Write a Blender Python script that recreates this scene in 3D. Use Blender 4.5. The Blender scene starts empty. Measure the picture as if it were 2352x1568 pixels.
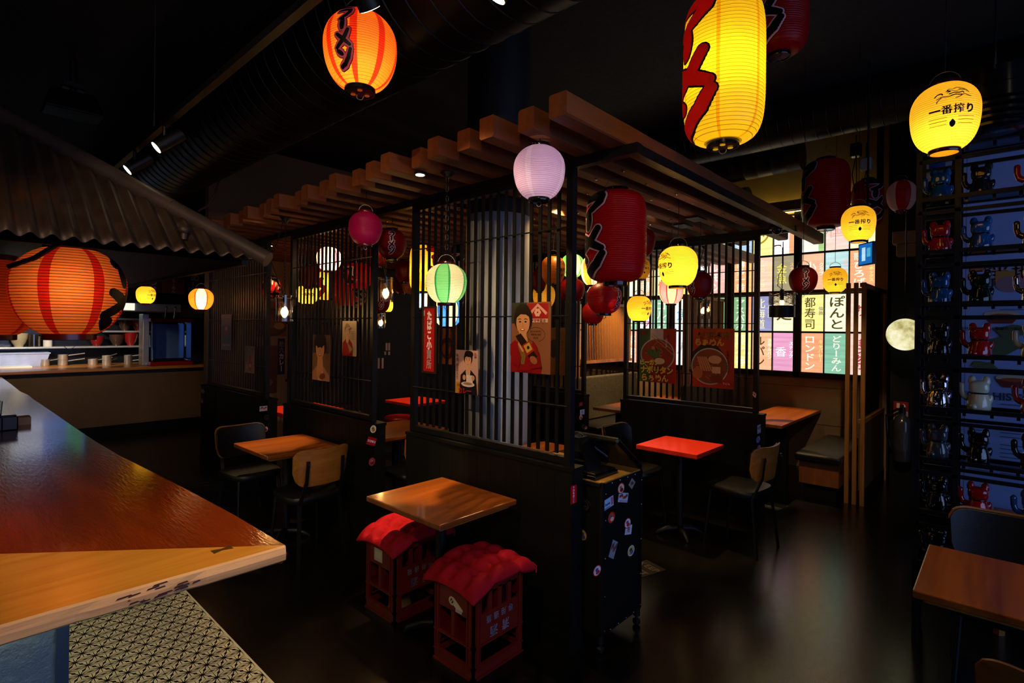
import bpy, bmesh, math, random
from mathutils import Vector, Matrix
random.seed(7)
PI = math.pi
COL = bpy.context.scene.collection
# ---------------------------------------------------------------- camera model
FPX, CX, CY, EYE = 1229.0, 1176.0, 756.1, 1.7
YAW, ROLL = math.radians(42.64), math.radians(0.63)
_f = Vector((math.cos(YAW), math.sin(YAW), 0)); _r = Vector((math.sin(YAW), -math.cos(YAW), 0)); _u = Vector((0, 0, 1))
CR = _r*math.cos(ROLL) + _u*math.sin(ROLL); CU = -_r*math.sin(ROLL) + _u*math.cos(ROLL)
EYEV = Vector((0, 0, EYE))
def ray(px, py): return _f + CR*((px-CX)/FPX) - CU*((py-CY)/FPX)
def at_t(px, py, t): return EYEV + ray(px, py)*t
def at_x(px, py, X): d = ray(px, py); return EYEV + d*(X/d.x)
def at_y(px, py, Y): d = ray(px, py); return EYEV + d*(Y/d.y)
def at_z(px, py, Z): d = ray(px, py); return EYEV + d*((Z-EYE)/d.z)
cam = bpy.data.cameras.new('camera'); camo = bpy.data.objects.new('camera', cam); COL.objects.link(camo)
cam.sensor_width = 36; cam.sensor_fit = 'HORIZONTAL'; cam.lens = FPX/2352*36; cam.shift_y = -(784-CY)/2352
cam.clip_start = 0.02; cam.clip_end = 100
mw = Matrix.Identity(4)
for i, a in enumerate((CR, CU, -_f)):
    for k in range(3): mw[k][i] = a[k]
mw.translation = EYEV; camo.matrix_world = mw
S = bpy.context.scene; S.camera = camo
S.view_settings.view_transform = 'Standard'; S.view_settings.look = 'None'; S.view_settings.gamma = 1; S.view_settings.exposure = 0
S.view_settings.use_curve_mapping = False
try:
    S.cycles.use_denoising = True; S.cycles.max_bounces = 8; S.cycles.sample_clamp_indirect = 4; S.cycles.caustics_reflective = False; S.cycles.caustics_refractive = False
except Exception: pass
W = bpy.data.worlds.new('world'); S.world = W; W.use_nodes = True
W.node_tree.nodes['Background'].inputs[0].default_value = (0, 0, 0, 1)
# ---------------------------------------------------------------- materials
def lin(c):
    if isinstance(c, str):
        c = c.lstrip('#'); c = [int(c[i:i+2], 16)/255 for i in (0, 2, 4)]
        return tuple(x/12.92 if x <= .04045 else ((x+.055)/1.055)**2.4 for x in c)
    return tuple(c[:3])
def c4(c): return (*lin(c), 1)
_mats = {}
class NT:
    def __init__(s, name):
        s.m = bpy.data.materials.new(name); s.m.use_nodes = True; s.t = s.m.node_tree; s.n = s.t.nodes; s.n.clear()
        s.out = s.n.new('ShaderNodeOutputMaterial')
    def new(s, typ, **kw):
        n = s.n.new(typ)
        for k, v in kw.items():
            if k in n.inputs: n.inputs[k].default_value = v
            else: setattr(n, k, v)
        return n
    def link(s, a, b): s.t.links.new(a, b)
    def principled(s): n = s.n.new('ShaderNodeBsdfPrincipled'); s.link(n.outputs[0], s.out.inputs[0]); return n
    def coord(s, scale=(1, 1, 1), kind='Object', rot=(0, 0, 0)):
        c = s.n.new('ShaderNodeTexCoord'); mp = s.n.new('ShaderNodeMapping'); mp.inputs['Scale'].default_value = scale; mp.inputs['Rotation'].default_value = rot
        s.link(c.outputs[kind], mp.inputs[0]); return mp.outputs[0]
    def noise(s, vec, scale, detail=4, rough=.55, dist=0):
        n = s.n.new('ShaderNodeTexNoise'); n.inputs['Scale'].default_value = scale; n.inputs['Detail'].default_value = detail
        n.inputs['Roughness'].default_value = rough; n.inputs['Distortion'].default_value = dist; s.link(vec, n.inputs['Vector']); return n.outputs[0]
    def ramp(s, fac, stops):
        r = s.n.new('ShaderNodeValToRGB'); e = r.color_ramp.elements
        while len(e) < len(stops): e.new(.5)
        for i, (p, c) in enumerate(stops): e[i].position = p; e[i].color = c4(c)
        s.link(fac, r.inputs[0]); return r.outputs[0]
    def bump(s, h, strength, dist, to):
        b = s.n.new('ShaderNodeBump'); b.inputs['Strength'].default_value = strength; b.inputs['Distance'].default_value = dist
        s.link(h, b.inputs['Height']); s.link(b.outputs[0], to.inputs['Normal'])
def mat(name, color, rough=.5, metal=0., var=.12, nscale=6, bump=0., spec=.5, coat=0., bscale=40):
    if name in _mats: return _mats[name]
    t = NT(name); p = t.principled(); c = lin(color)
    v = t.coord(); n = t.noise(v, nscale)
    r = t.n.new('ShaderNodeValToRGB'); r.color_ramp.elements[0].position = .3; r.color_ramp.elements[1].position = .7
    r.color_ramp.elements[0].color = (*[x*(1-var) for x in c], 1); r.color_ramp.elements[1].color = (*[min(1, x*(1+var)) for x in c], 1)
    t.link(n, r.inputs[0]); t.link(r.outputs[0], p.inputs['Base Color'])
    p.inputs['Roughness'].default_value = rough; p.inputs['Metallic'].default_value = metal; p.inputs['Specular IOR Level'].default_value = spec
    p.inputs['Coat Weight'].default_value = coat; p.inputs['Coat Roughness'].default_value = .08
    if bump: t.bump(t.noise(v, bscale, 6), bump, .01, p)
    _mats[name] = t.m; return t.m
def wood(name, dark, light, rough=.3, axis='x', scale=7., stretch=.07, coat=0., bump=.05, spec=.5, saw=0):
    if name in _mats: return _mats[name]
    t = NT(name); p = t.principled(); sc = {'x': (stretch, 1, 1), 'y': (1, stretch, 1), 'z': (1, 1, stretch)}[axis]
    v = t.coord(sc); n1 = t.noise(v, scale, 5, .6, 1.2); n2 = t.noise(v, scale*9, 3, .5, .3)
    mx = t.n.new('ShaderNodeMath'); mx.operation = 'MULTIPLY_ADD'; t.link(n2, mx.inputs[0]); mx.inputs[1].default_value = .35; t.link(n1, mx.inputs[2])
    c = t.ramp(mx.outputs[0], [(.42, dark), (.62, tuple((a+b)/2 for a, b in zip(lin(dark), lin(light)))), (.85, light)])
    t.link(c, p.inputs['Base Color']); p.inputs['Roughness'].default_value = rough; p.inputs['Coat Weight'].default_value = coat
    p.inputs['Coat Roughness'].default_value = .1; p.inputs['Specular IOR Level'].default_value = spec
    if saw:
        ns = t.noise(t.coord((34, 5, 1), 'Object', (0, 0, .5)), 3, 4, .6, .4); ad = t.n.new('ShaderNodeMath'); ad.operation = 'MULTIPLY_ADD'; t.link(ns, ad.inputs[0]); ad.inputs[1].default_value = saw; t.link(mx.outputs[0], ad.inputs[2]); t.bump(ad.outputs[0], max(bump, .12), .01, p)
    elif bump: t.bump(mx.outputs[0], bump, .01, p)
    _mats[name] = t.m; return t.m
def emit(name, color, k):
    if name in _mats: return _mats[name]
    t = NT(name); e = t.new('ShaderNodeEmission'); e.inputs[0].default_value = c4(color); e.inputs[1].default_value = k
    t.link(e.outputs[0], t.out.inputs[0]); _mats[name] = t.m; return t.m
def paper(name, color, glow=0., trans=.6):
    """lantern paper: lets the bulb inside shine through; glow = even emission added to the paper"""
    if name in _mats: return _mats[name]
    t = NT(name); c = lin(color)
    tr = t.new('ShaderNodeBsdfTranslucent'); tr.inputs[0].default_value = (*c, 1)
    p = t.n.new('ShaderNodeBsdfPrincipled'); p.inputs['Base Color'].default_value = (*c, 1); p.inputs['Roughness'].default_value = .38; p.inputs['Specular IOR Level'].default_value = .4
    n = t.noise(t.coord(), 14, 3)
    r = t.n.new('ShaderNodeValToRGB'); r.color_ramp.elements[0].color = (*[x*.88 for x in c], 1); r.color_ramp.elements[1].color = (*[min(1, x*1.06) for x in c], 1)
    t.link(n, r.inputs[0]); t.link(r.outputs[0], p.inputs['Base Color']); t.link(r.outputs[0], tr.inputs[0])
    m = t.n.new('ShaderNodeMixShader'); m.inputs[0].default_value = trans; t.link(p.outputs[0], m.inputs[1]); t.link(tr.outputs[0], m.inputs[2])
    last = m.outputs[0]
    if glow > 0:
        e = t.new('ShaderNodeEmission'); t.link(r.outputs[0], e.inputs[0]); e.inputs[1].default_value = glow
        a = t.n.new('ShaderNodeAddShader'); t.link(last, a.inputs[0]); t.link(e.outputs[0], a.inputs[1]); last = a.outputs[0]
    t.link(last, t.out.inputs[0]); _mats[name] = t.m; return t.m
def attr_mat(name, rough=.45, glow=0., spec=.4):
    """flat printed graphics: ink colours come from the mesh's colour attribute"""
    if name in _mats: return _mats[name]
    t = NT(name); a = t.n.new('ShaderNodeVertexColor'); a.layer_name = 'ink'
    if glow:
        n = t.noise(t.coord((1, 1, 14)), 2.0, 2); mr = t.n.new('ShaderNodeMapRange'); mr.inputs[1].default_value = .35; mr.inputs[2].default_value = .65
        mr.inputs[3].default_value = .86*glow; mr.inputs[4].default_value = 1.08*glow; t.link(n, mr.inputs[0])
        e = t.n.new('ShaderNodeEmission'); t.link(a.outputs[0], e.inputs[0]); t.link(mr.outputs[0], e.inputs[1])
        t.link(e.outputs[0], t.out.inputs[0])
    else:
        p = t.principled(); t.link(a.outputs[0], p.inputs['Base Color']); p.inputs['Roughness'].default_value = rough; p.inputs['Specular IOR Level'].default_value = spec
    _mats[name] = t.m; return t.m
def glass(name, color='#ffffff', rough=.02):
    if name in _mats: return _mats[name]
    t = NT(name); a = t.new('ShaderNodeBsdfTransparent'); a.inputs[0].default_value = c4(color)
    g = t.new('ShaderNodeBsdfGlossy'); g.inputs['Roughness'].default_value = rough
    lw = t.new('ShaderNodeLayerWeight'); lw.inputs[0].default_value = .25
    mr = t.n.new('ShaderNodeMapRange'); mr.inputs[3].default_value = .07; mr.inputs[4].default_value = .85; t.link(lw.outputs['Fresnel'], mr.inputs[0])
    m = t.n.new('ShaderNodeMixShader'); t.link(mr.outputs[0], m.inputs[0]); t.link(a.outputs[0], m.inputs[1]); t.link(g.outputs[0], m.inputs[2])
    t.link(m.outputs[0], t.out.inputs[0]); _mats[name] = t.m; return t.m
BLACKM = mat('black_steel', '#0b0b0d', .45, 0, .2, 9, 0, .3)
BLACKW = mat('black_painted_wood', '#070706', .55, 0, .3, 8, .02, .2)
BLACKP = mat('black_plastic', '#08080a', .22, 0, .1)
LEATHER = mat('black_leather', '#0a0a0c', .45, 0, .15, 12, .08, .3, 0, 120)
CHROME = mat('chrome', '#b8b8b8', .18, 1, .05)
STEEL = mat('brushed_steel', '#c4c4c0', .36, .75, .1)
WIRE = mat('thin_wire', '#5a5550', .4, .8, .05)
WHITE = mat('white_ceramic', '#d9d4c8', .3, 0, .04)
REDLAC = mat('red_lacquer', '#8e0f10', .2, 0, .08)
DARKRED = mat('dark_red_plastic', '#4a0808', .25, 0, .1)
TABLEW = wood('table_wood', '#5a2608', '#a85a18', .28, 'x', 6, .09, .35)
TABLEE = wood('table_edge_wood', '#6b3d14', '#b07a30', .4, 'x', 8, .06)
PLYWOOD = wood('bent_plywood', '#63370f', '#97601f', .42, 'x', 5, .12, .0)
BEAMW = wood('beam_wood', '#3a1a07', '#743a12', .6, 'x', 5, .06, 0, .25)
SLATW = wood('light_timber', '#5f3a16', '#9a6427', .5, 'z', 8, .06)
DARKW = wood('dark_timber', '#1d130b', '#3c2612', .5, 'z', 5, .06)
REDTOP = mat('red_laminate', '#c62a14', .32, 0, .05, 3)
CRATE = mat('red_crate_plastic', '#6a1a10', .35, 0, .08, 5)
CUSH = mat('red_cushion_cloth', '#a0061a', .8, 0, .12, 30, .15, .2, 0, 300)
PRINT = attr_mat('printed_paper', .4)
STICK = attr_mat('sticker_print', .3)
SIGNLIT = attr_mat('backlit_sign_film', glow=1.25)
# ---------------------------------------------------------------- mesh builder
class MB:
    def __init__(s): s.v = []; s.f = []; s.mi = []; s.c = None
    def add(s, vs, fs, mi=0):
        o = len(s.v); s.v += [tuple(p) for p in vs]
        for q in fs: s.f.append(tuple(i+o for i in q)); s.mi.append(mi)
        return s
    def box(s, a, b, mi=0):
        x0, y0, z0 = a; x1, y1, z1 = b
        return s.add([(x0,y0,z0),(x1,y0,z0),(x1,y1,z0),(x0,y1,z0),(x0,y0,z1),(x1,y0,z1),(x1,y1,z1),(x0,y1,z1)],
              [(0,3,2,1),(4,5,6,7),(0,1,5,4),(1,2,6,5),(2,3,7,6),(3,0,4,7)], mi)
    def cb(s, c, d, mi=0): return s.box([c[i]-d[i]/2 for i in range(3)], [c[i]+d[i]/2 for i in range(3)], mi)
    def tube(s, pts, r, n=8, mi=0, cap=True, closed=False):
        pts = [Vector(p) for p in pts]; rs = r if isinstance(r, (list, tuple)) else [r]*len(pts)
        vs = []; prev = None
        for i, p in enumerate(pts):
            a = pts[i-1] if (i > 0 or closed) else p; b = pts[(i+1) % len(pts)] if (i < len(pts)-1 or closed) else p
            d = (b-a); d = d.normalized() if d.length > 1e-9 else Vector((0, 0, 1))
            if prev is None:
                x = d.cross(Vector((0, 0, 1)));  x = x.normalized() if x.length > 1e-3 else d.cross(Vector((1, 0, 0))).normalized()
            else: x = (prev - d*prev.dot(d)).normalized()
            prev = x; y = d.cross(x)
            for k in range(n):
                a_ = 2*PI*k/n; vs.append(p + (x*math.cos(a_)+y*math.sin(a_))*rs[i])
        fs = []; m = len(pts)
        for i in range(m if closed else m-1):
            for k in range(n):
                j = (i+1) % m; fs.append((i*n+k, i*n+(k+1) % n, j*n+(k+1) % n, j*n+k))
        if cap and not closed: fs += [tuple(range(n))[::-1], tuple((m-1)*n+k for k in range(n))]
        return s.add(vs, fs, mi)
    def bar(s, a, b, w, h=None, mi=0, up=(0, 0, 1)):
        h = h or w; a = Vector(a); b = Vector(b); d = (b-a).normalized(); u = Vector(up)
        x = d.cross(u)
        if x.length < 1e-3: x = d.cross(Vector((1, 0, 0)))
        x.normalize(); y = x.cross(d)
        vs = [p + x*(sx*w/2)+y*(sy*h/2) for p in (a, b) for sx, sy in ((-1,-1),(1,-1),(1,1),(-1,1))]
        return s.add(vs, [(0,1,2,3)[::-1],(4,5,6,7),(0,1,5,4),(1,2,6,5),(2,3,7,6),(3,0,4,7)], mi)
    def lathe(s, prof, n=24, c=(0, 0, 0), mi=0, capb=True, capt=True):
        vs = [(c[0]+r*math.cos(2*PI*k/n), c[1]+r*math.sin(2*PI*k/n), c[2]+z) for r, z in prof for k in range(n)]
        fs = [(i*n+k, i*n+(k+1) % n, (i+1)*n+(k+1) % n, (i+1)*n+k) for i in range(len(prof)-1) for k in range(n)]
        if capb: fs.append(tuple(range(n))[::-1])
        if capt: fs.append(tuple((len(prof)-1)*n+k for k in range(n)))
        return s.add(vs, fs, mi)
    def ell(s, c, r, nu=16, nv=10, mi=0, M=None):
        vs = []; fs = []
        for j in range(nv+1):
            th = PI*j/nv
            for k in range(nu):
                p = Vector((r[0]*math.sin(th)*math.cos(2*PI*k/nu), r[1]*math.sin(th)*math.sin(2*PI*k/nu), r[2]*math.cos(th)))
                if M: p = M @ p
                vs.append(Vector(c)+p)
        for j in range(nv):
            for k in range(nu): fs.append((j*nu+k, (j+1)*nu+k, (j+1)*nu+(k+1) % nu, j*nu+(k+1) % nu))
        return s.add(vs, fs, mi)
    def grid(s, fn, nu, nv, mi=0):
        vs = [fn(i/nu, j/nv) for j in range(nv+1) for i in range(nu+1)]
        return s.add(vs, [(j*(nu+1)+i, j*(nu+1)+i+1, (j+1)*(nu+1)+i+1, (j+1)*(nu+1)+i) for j in range(nv) for i in range(nu)], mi)
    def prism(s, poly, z0, z1, mi=0):
        n = len(poly); vs = [(x, y, z0) for x, y in poly]+[(x, y, z1) for x, y in poly]
        return s.add(vs, [tuple(range(n))[::-1], tuple(range(n, 2*n))]+[(i, (i+1) % n, n+(i+1) % n, n+i) for i in range(n)], mi)
def wmat(p):
    m = Matrix.Identity(4)
    while p is not None: m = p.matrix_basis @ m; p = p.parent
    return m
def build(name, mb, mats, parent=None, world=False, smooth=False, bevel=0., clean=False, bseg=2):
    me = bpy.data.meshes.new(name); vs = mb.v
    if world and parent is not None:
        inv = wmat(parent).inverted(); vs = [inv @ Vector(p) for p in vs]
    elif world == 'c' and parent is None: pass
    me.from_pydata([tuple(p) for p in vs], [], mb.f)
    for m in (mats if isinstance(mats, (list, tuple)) else [mats]): me.materials.append(m)
    me.polygons.foreach_set('material_index', mb.mi)
    if clean:
        bm = bmesh.new(); bm.from_mesh(me); bmesh.ops.remove_doubles(bm, verts=bm.verts, dist=1e-5); bmesh.ops.recalc_face_normals(bm, faces=bm.faces); bm.to_mesh(me); bm.free()
    if mb.c is not None:
        a = me.color_attributes.new('ink', 'FLOAT_COLOR', 'CORNER'); dat = []
        for p, c in zip(me.polygons, mb.c): dat += [*c, 1.0]*p.loop_total
        a.data.foreach_set('color', dat)
    me.update()
    if smooth:
        me.polygons.foreach_set('use_smooth', [True]*len(me.polygons)); me.set_sharp_from_angle(angle=math.radians(40 if smooth is True else smooth))
    o = bpy.data.objects.new(name, me); COL.objects.link(o)
    if parent is not None: o.parent = parent
    if bevel:
        b = o.modifiers.new('edge', 'BEVEL'); b.width = bevel; b.segments = bseg; b.limit_method = 'ANGLE'; b.angle_limit = math.radians(50)
    return o
LABELS = {}
def tag(o, label, cat, group=None, kind=None):
    o['label'] = label; o['category'] = cat
    if group: o['group'] = group
    if kind: o['kind'] = kind
    return o
def thing(name, label, cat, loc=(0, 0, 0), rz=0., group=None, kind=None):
    o = bpy.data.objects.new(name, None); COL.objects.link(o); o.empty_display_size = .05
    o.location = loc; o.rotation_euler = (0, 0, rz); return tag(o, label, cat, group, kind)
def struct(o, label=None):
    o['kind'] = 'structure'; o['label'] = label or o.name.replace('_', ' '); o['category'] = o.name.split('_')[0]; return o
_kids = {}
def copy_tree(o, parent=None):
    c = o.copy(); COL.objects.link(c); c.parent = parent
    for ch in list(o.children): copy_tree(ch, c)
    return c
# ---------------------------------------------------------------- lettering and flat prints
_gl = {}
def glyph(ch, off=0.):
    k = (ch, off)
    if k in _gl: return _gl[k]
    cu = bpy.data.curves.new('g', 'FONT'); cu.body = ch; cu.size = 1; cu.offset = off; cu.resolution_u = 3
    ob = bpy.data.objects.new('g', cu); COL.objects.link(ob); bpy.context.view_layer.update()
    me = bpy.data.meshes.new_from_object(ob.evaluated_get(bpy.context.evaluated_depsgraph_get()))
    r = ([(v.co.x, v.co.y-.38) for v in me.vertices], [tuple(p.vertices) for p in me.polygons])
    xs = [p[0] for p in r[0]] or [0, .3]
    r = (r[0], r[1], max(xs)+.06 if ord(ch) < 0x2000 else 1.0)
    bpy.data.objects.remove(ob); bpy.data.curves.remove(cu); bpy.data.meshes.remove(me); _gl[k] = r; return r
def layout(text, size, vertical=False, off=0., wx=1.0, gap=0.):
    """-> verts2d, faces; centred on the origin; ' ' is half a step"""
    V = []; Fs = []; pos = 0.
    cells = []
    for ch in text:
        if ch == ' ': pos += .45; continue
        dense = '\u4e00' < ch <= '\u9fff' and ch not in '小山人処大'; g = glyph(ch, 0. if dense else off); adv = 1.0 if vertical else g[2]
        
        if dense and off > .01:            # finely drawn characters are thickened by a second, shifted printing
            q = min(off, .05)*.55; g = ([(x-q, y) for x, y in g[0]]+[(x+q, y) for x, y in g[0]]+[(x, y+q) for x, y in g[0]], g[1]+[tuple(i+len(g[0])*k for i in f) for k in (1, 2) for f in g[1]], g[2])
        cells.append((ch, g, pos+adv/2)); pos += adv+gap
    tot = pos-gap
    for ch, g, p in cells:
        o = len(V); w = g[2]
        for x, y in g[0]:
            x -= w/2
            if vertical and ch == 'ー': x, y = -y*1.0, x
            if vertical: V.append((x*wx*size, (tot/2-p+y)*size))
            else: V.append(((p-tot/2+x)*wx*size, y*size))
        Fs += [tuple(i+o for i in q) for q in g[1]]
    return V, Fs
def clip_poly(P, w, h):
    for ax, lim, sg in ((0, w, 1), (0, -w, -1), (1, h, 1), (1, -h, -1)):
        out = []
        for i in range(len(P)):
            a, b = P[i-1], P[i]; ia, ib = (lim-a[ax])*sg >= 0, (lim-b[ax])*sg >= 0
            if ia != ib:
                t = (lim-a[ax])/(b[ax]-a[ax]); out.append((a[0]+(b[0]-a[0])*t, a[1]+(b[1]-a[1])*t))
            if ib: out.append(b)
        P = out
        if len(P) < 3: return []
    return P
class Canvas:
    """a flat print: polygons and lettering layered on a sheet, u to the right, v up, origin at the centre"""
    def __init__(s, w, h, bg=None, thick=.003, step=.0005):
        s.w, s.h = w, h; s.items = []; s.layer = 0; s.step = step; s.thick = thick
        if bg is not None: s.rect(-w/2, -h/2, w/2, h/2, bg)
    clip = False
    def poly(s, pts, col):
        if s.clip: pts = clip_poly([tuple(p) for p in pts], s.w/2, s.h/2)
        if len(pts) < 3: return s
        s.items.append(([tuple(p) for p in pts], [tuple(range(len(pts)))], lin(col), s.layer)); s.layer += 1; return s
    def rect(s, x0, y0, x1, y1, col): return s.poly([(x0, y0), (x1, y0), (x1, y1), (x0, y1)], col)
    def ell(s, cx, cy, rx, ry, col, n=20, a0=0, rot=0):
        c, q = math.cos(rot), math.sin(rot)
        P = [(rx*math.cos(2*PI*i/n+a0), ry*math.sin(2*PI*i/n+a0)) for i in range(n)]
        return s.poly([(cx+x*c-y*q, cy+x*q+y*c) for x, y in P], col)
    def line(s, pts, w, col):
        V = []; Fq = []
        for i, (x, y) in enumerate(pts):
            a = pts[max(0, i-1)]; b = pts[min(len(pts)-1, i+1)]; dx, dy = b[0]-a[0], b[1]-a[1]; l = math.hypot(dx, dy) or 1
            ww = w[i] if isinstance(w, (list, tuple)) else w
            V += [(x-dy/l*ww/2, y+dx/l*ww/2), (x+dy/l*ww/2, y-dx/l*ww/2)]
        Fq = [(2*i, 2*i+1, 2*i+3, 2*i+2) for i in range(len(pts)-1)]
        s.items.append((V, Fq, lin(col), s.layer)); s.layer += 1; return s
    def text(s, t, x, y, size, col, vertical=False, off=.012, rot=0., wx=1., gap=0.):
        V, Fq = layout(t, size, vertical, off, wx, gap); c, q = math.cos(rot), math.sin(rot)
        s.items.append(([(x+a*c-b*q, y+a*q+b*c) for a, b in V], Fq, lin(col), s.layer)); s.layer += 1; return s
    def mb(s, o, U, V, back=True):
        U = Vector(U).normalized(); V = Vector(V).normalized(); N = U.cross(V); o = Vector(o); m = MB(); m.c = []
        if back and s.thick:
            w, h = s.w/2, s.h/2
            P = [o+U*a+V*b+N*d for d in (-s.thick, -.0002) for a, b in ((-w, -h), (w, -h), (w, h), (-w, h))]
            m.add(P, [(3,2,1,0),(4,5,6,7),(0,1,5,4),(1,2,6,5),(2,3,7,6),(3,0,4,7)]); m.c += [s.items[0][2] if s.items else (.5,.5,.5)]*6
        for vs, fs, c, L in s.items:
            m.add([o+U*a+V*b+N*(L*s.step) for a, b in vs], fs); m.c += [c]*len(fs)
        return m
def put(canvas, name, o, U, V, parent=None, m=None, back=True):
    return build(name, canvas.mb(o, U, V, back), m or PRINT, parent, world=True)
# ================================================================ the room
XF, XI, XW, YK, ZC = 2.275, 4.95, 7.5, 11.9, 4.15      # slatted front, inner slatted front, window wall, kitchen wall, ceiling
def concrete(name, a, b, rough, bump=.1, scale=1.3, sp=.5):
    t = NT(name); p = t.principled(); v = t.coord()
    n = t.noise(v, scale, 8, .62, .4); n2 = t.noise(v, scale*18, 4, .7)
    c = t.ramp(n, [(.3, a), (.7, b)]); t.link(c, p.inputs['Base Color'])
    mr = t.n.new('ShaderNodeMapRange'); mr.inputs[1].default_value = .3; mr.inputs[2].default_value = .75; mr.inputs[3].default_value = rough*.9; mr.inputs[4].default_value = min(1, rough*1.15)
    t.link(n2, mr.inputs[0]); t.link(mr.outputs[0], p.inputs['Roughness']); p.inputs['Specular IOR Level'].default_value = sp
    t.bump(n2, bump, .006, p); return t.m
FLOORM = concrete('polished_dark_concrete', '#090807', '#0f0c09', .23, .01, 1.1, .62)
WALLD = concrete('dark_wall_paint', '#0c0b0a', '#121110', .6)
CEILM = concrete('dark_ceiling_paint', '#191510', '#201a13', .8)
CONC = concrete('board_marked_concrete', '#65503f', '#7d6650', .6, .2, 2.2)
CREAM = concrete('cream_wall_paint', '#8d6a48', '#99754f', .7, .05)
def slab(name, a, b, m, **k): return struct(build(name, MB().box(a, b), m, **k))
slab('floor', (-4, -3.4, -.12), (9.6, 13, 0), FLOORM)
slab('ceiling', (-4, -3.4, ZC), (9.6, 13, ZC+.12), CEILM)
slab('wall_left', (-4.12, -3.4, 0), (-4, 13, ZC), WALLD)
slab('wall_kitchen', (-4, YK, 0), (9.6, YK+.12, ZC), mat('dark_kitchen_tiles', '#14151a', .2, 0, .3, 14))
slab('wall_right', (8.6, -3.4, 0), (8.72, 1.2, ZC), WALLD)
slab('wall_dining', (2.43, 7.62, 0), (XW, 7.74, ZC), CREAM)
# front of the restaurant: daylight windows behind the camera
SKYP = emit('daylight_pane', '#86a4e6', 3.0)
fw = MB()
for x0, x1 in ((-4, -1.6), (4.4, 8.6)): fw.box((x0, -3.52, 0), (x1, -3.4, ZC))
fw.box((-1.6, -3.52, 0), (4.4, -3.4, .5)); fw.box((-1.6, -3.52, 3.0), (4.4, -3.4, ZC))
struct(build('wall_front', fw, WALLD))
w2 = struct(build('window_2', MB().box((-1.6, -3.5, .5), (4.4, -3.46, .54)).box((-1.6, -3.5, 2.96), (4.4, -3.46, 3.0)), BLACKM), 'daylight shop window at the front')
for i in range(4):
    x0 = -1.58+i*1.49
    build('window_pane', MB().box((x0+.03, -3.49, .54), (x0+1.45, -3.475, 2.96)), SKYP, w2)
    build('mullion', MB().box((x0+1.45, -3.5, .54), (x0+1.52, -3.46, 2.96)), BLACKM, w2)
# wall with the big illuminated window
ww = MB().box((XW, 1.05, 0), (XW+.14, 7.62, 1.2)).box((XW, 1.05, 3.22), (XW+.14, 7.62, ZC), 2).box((XW, 1.0, 0), (XW+.14, 1.12, ZC)).box((XW, 5.42, 1.2), (XW+.14, 7.62, 3.22))
for z in (.56, 1.02): ww.box((XW-.004, 1.12, z-.004), (XW, 7.6, z), 1)
struct(build('wall_window', ww, [CONC, WALLD, mat('ochre_wall_paint', '#8d7a48', .7, 0, .15, 2)]))
slab('wall_corridor', (XW+.14, 1.05, 0), (8.6, 1.17, ZC), BLACKW)
# patterned tile floor under the bar (hemp-leaf pattern as inlaid lines)
TW = mat('cream_floor_tile', '#dcd6bc', .32, 0, .05, 3); TB = mat('black_tile_line', '#0b0b0a', .4)
tm = MB(); X0, X1, Y0, Y1, zt = -.35, 1.12, 1.8, 5.2, .006
tm.box((X0, Y0, .0005), (X1, Y1, zt))
def taper(a, b, w0, w1, wm=None):
    dx, dy = b[0]-a[0], b[1]-a[1]; L = math.hypot(dx, dy)
    if L < 1e-6: return
    n = (-dy/L, dx/L); m = ((a[0]+b[0])/2, (a[1]+b[1])/2); wm = wm or (w0+w1)/2
    pts = [(a, w0), (m, wm), (b, w1)]
    if any(not (X0 < p[0] < X1 and Y0 < p[1] < Y1) for p, _ in pts): return
    V = [];
    for p, w in pts: V += [(p[0]+n[0]*w, p[1]+n[1]*w, zt+.0006), (p[0]-n[0]*w, p[1]-n[1]*w, zt+.0006)]
    tm.add(V, [(0, 2, 3, 1), (2, 4, 5, 3)], 1)
A_ = .081; H_ = A_*math.sqrt(3)/2
for j in range(-1, int((Y1-Y0)/H_)+2):
    for i in range(-1, int((X1-X0)/A_)+2):
        o = (X0+(i+(j % 2)*.5)*A_, Y0+j*H_)
        nb = [(o[0]+A_*math.cos(k*PI/3), o[1]+A_*math.sin(k*PI/3)) for k in range(6)]
        for k in range(6):
            if k in (1, 2):
                taper(o, nb[k], .0024, .0024); m1 = [(o[q]*.66+nb[k][q]*.34, o[q]*.34+nb[k][q]*.66) for q in (0, 1)]
                taper((m1[0][0], m1[1][0]), (m1[0][1], m1[1][1]), .0012, .0012, .0078)
            if k == 0:
                m1 = [(o[q]*.7+nb[k][q]*.3, o[q]*.3+nb[k][q]*.7) for q in (0, 1)]; taper((m1[0][0], m1[1][0]), (m1[0][1], m1[1][1]), .0006, .0006, .0064)
            if k in (0, 3):
                for s_ in (-1, 1): taper(o, (o[0]*.5+nb[k][0]*.5, o[1]+s_*A_*.13), .002, .001)
            c = ((o[0]+nb[k][0]+nb[(k+1) % 6][0])/3, (o[1]+nb[k][1]+nb[(k+1) % 6][1])/3)
            taper(o, c, .0024, .001)
for k in range(1, 9): taper2 = tm.box((X0+k*.162-.0008, Y0, zt), (X0+k*.162+.0008, Y1, zt+.0004), 1) if X0+k*.162 < X1 else None
struct(build('floor_tiles', tm, [TW, TB]), 'black and cream hemp-leaf patterned floor tiles under the bar')
# round concrete column behind the front screen
cp = at_t(1142, 700, 3.95); CPX, CPY = cp.x, cp.y
struct(build('column', MB().lathe([(.235, 0), (.235, 2.52)], 48, (CPX, CPY, 0)).lathe([(.234, 2.52), (.234, ZC)], 48, (CPX, CPY, 0), 1), [mat('grey_column_paint', '#9a9f9b', .5, 0, .05, 3), WALLD], smooth=True), 'round pale grey column')
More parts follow.
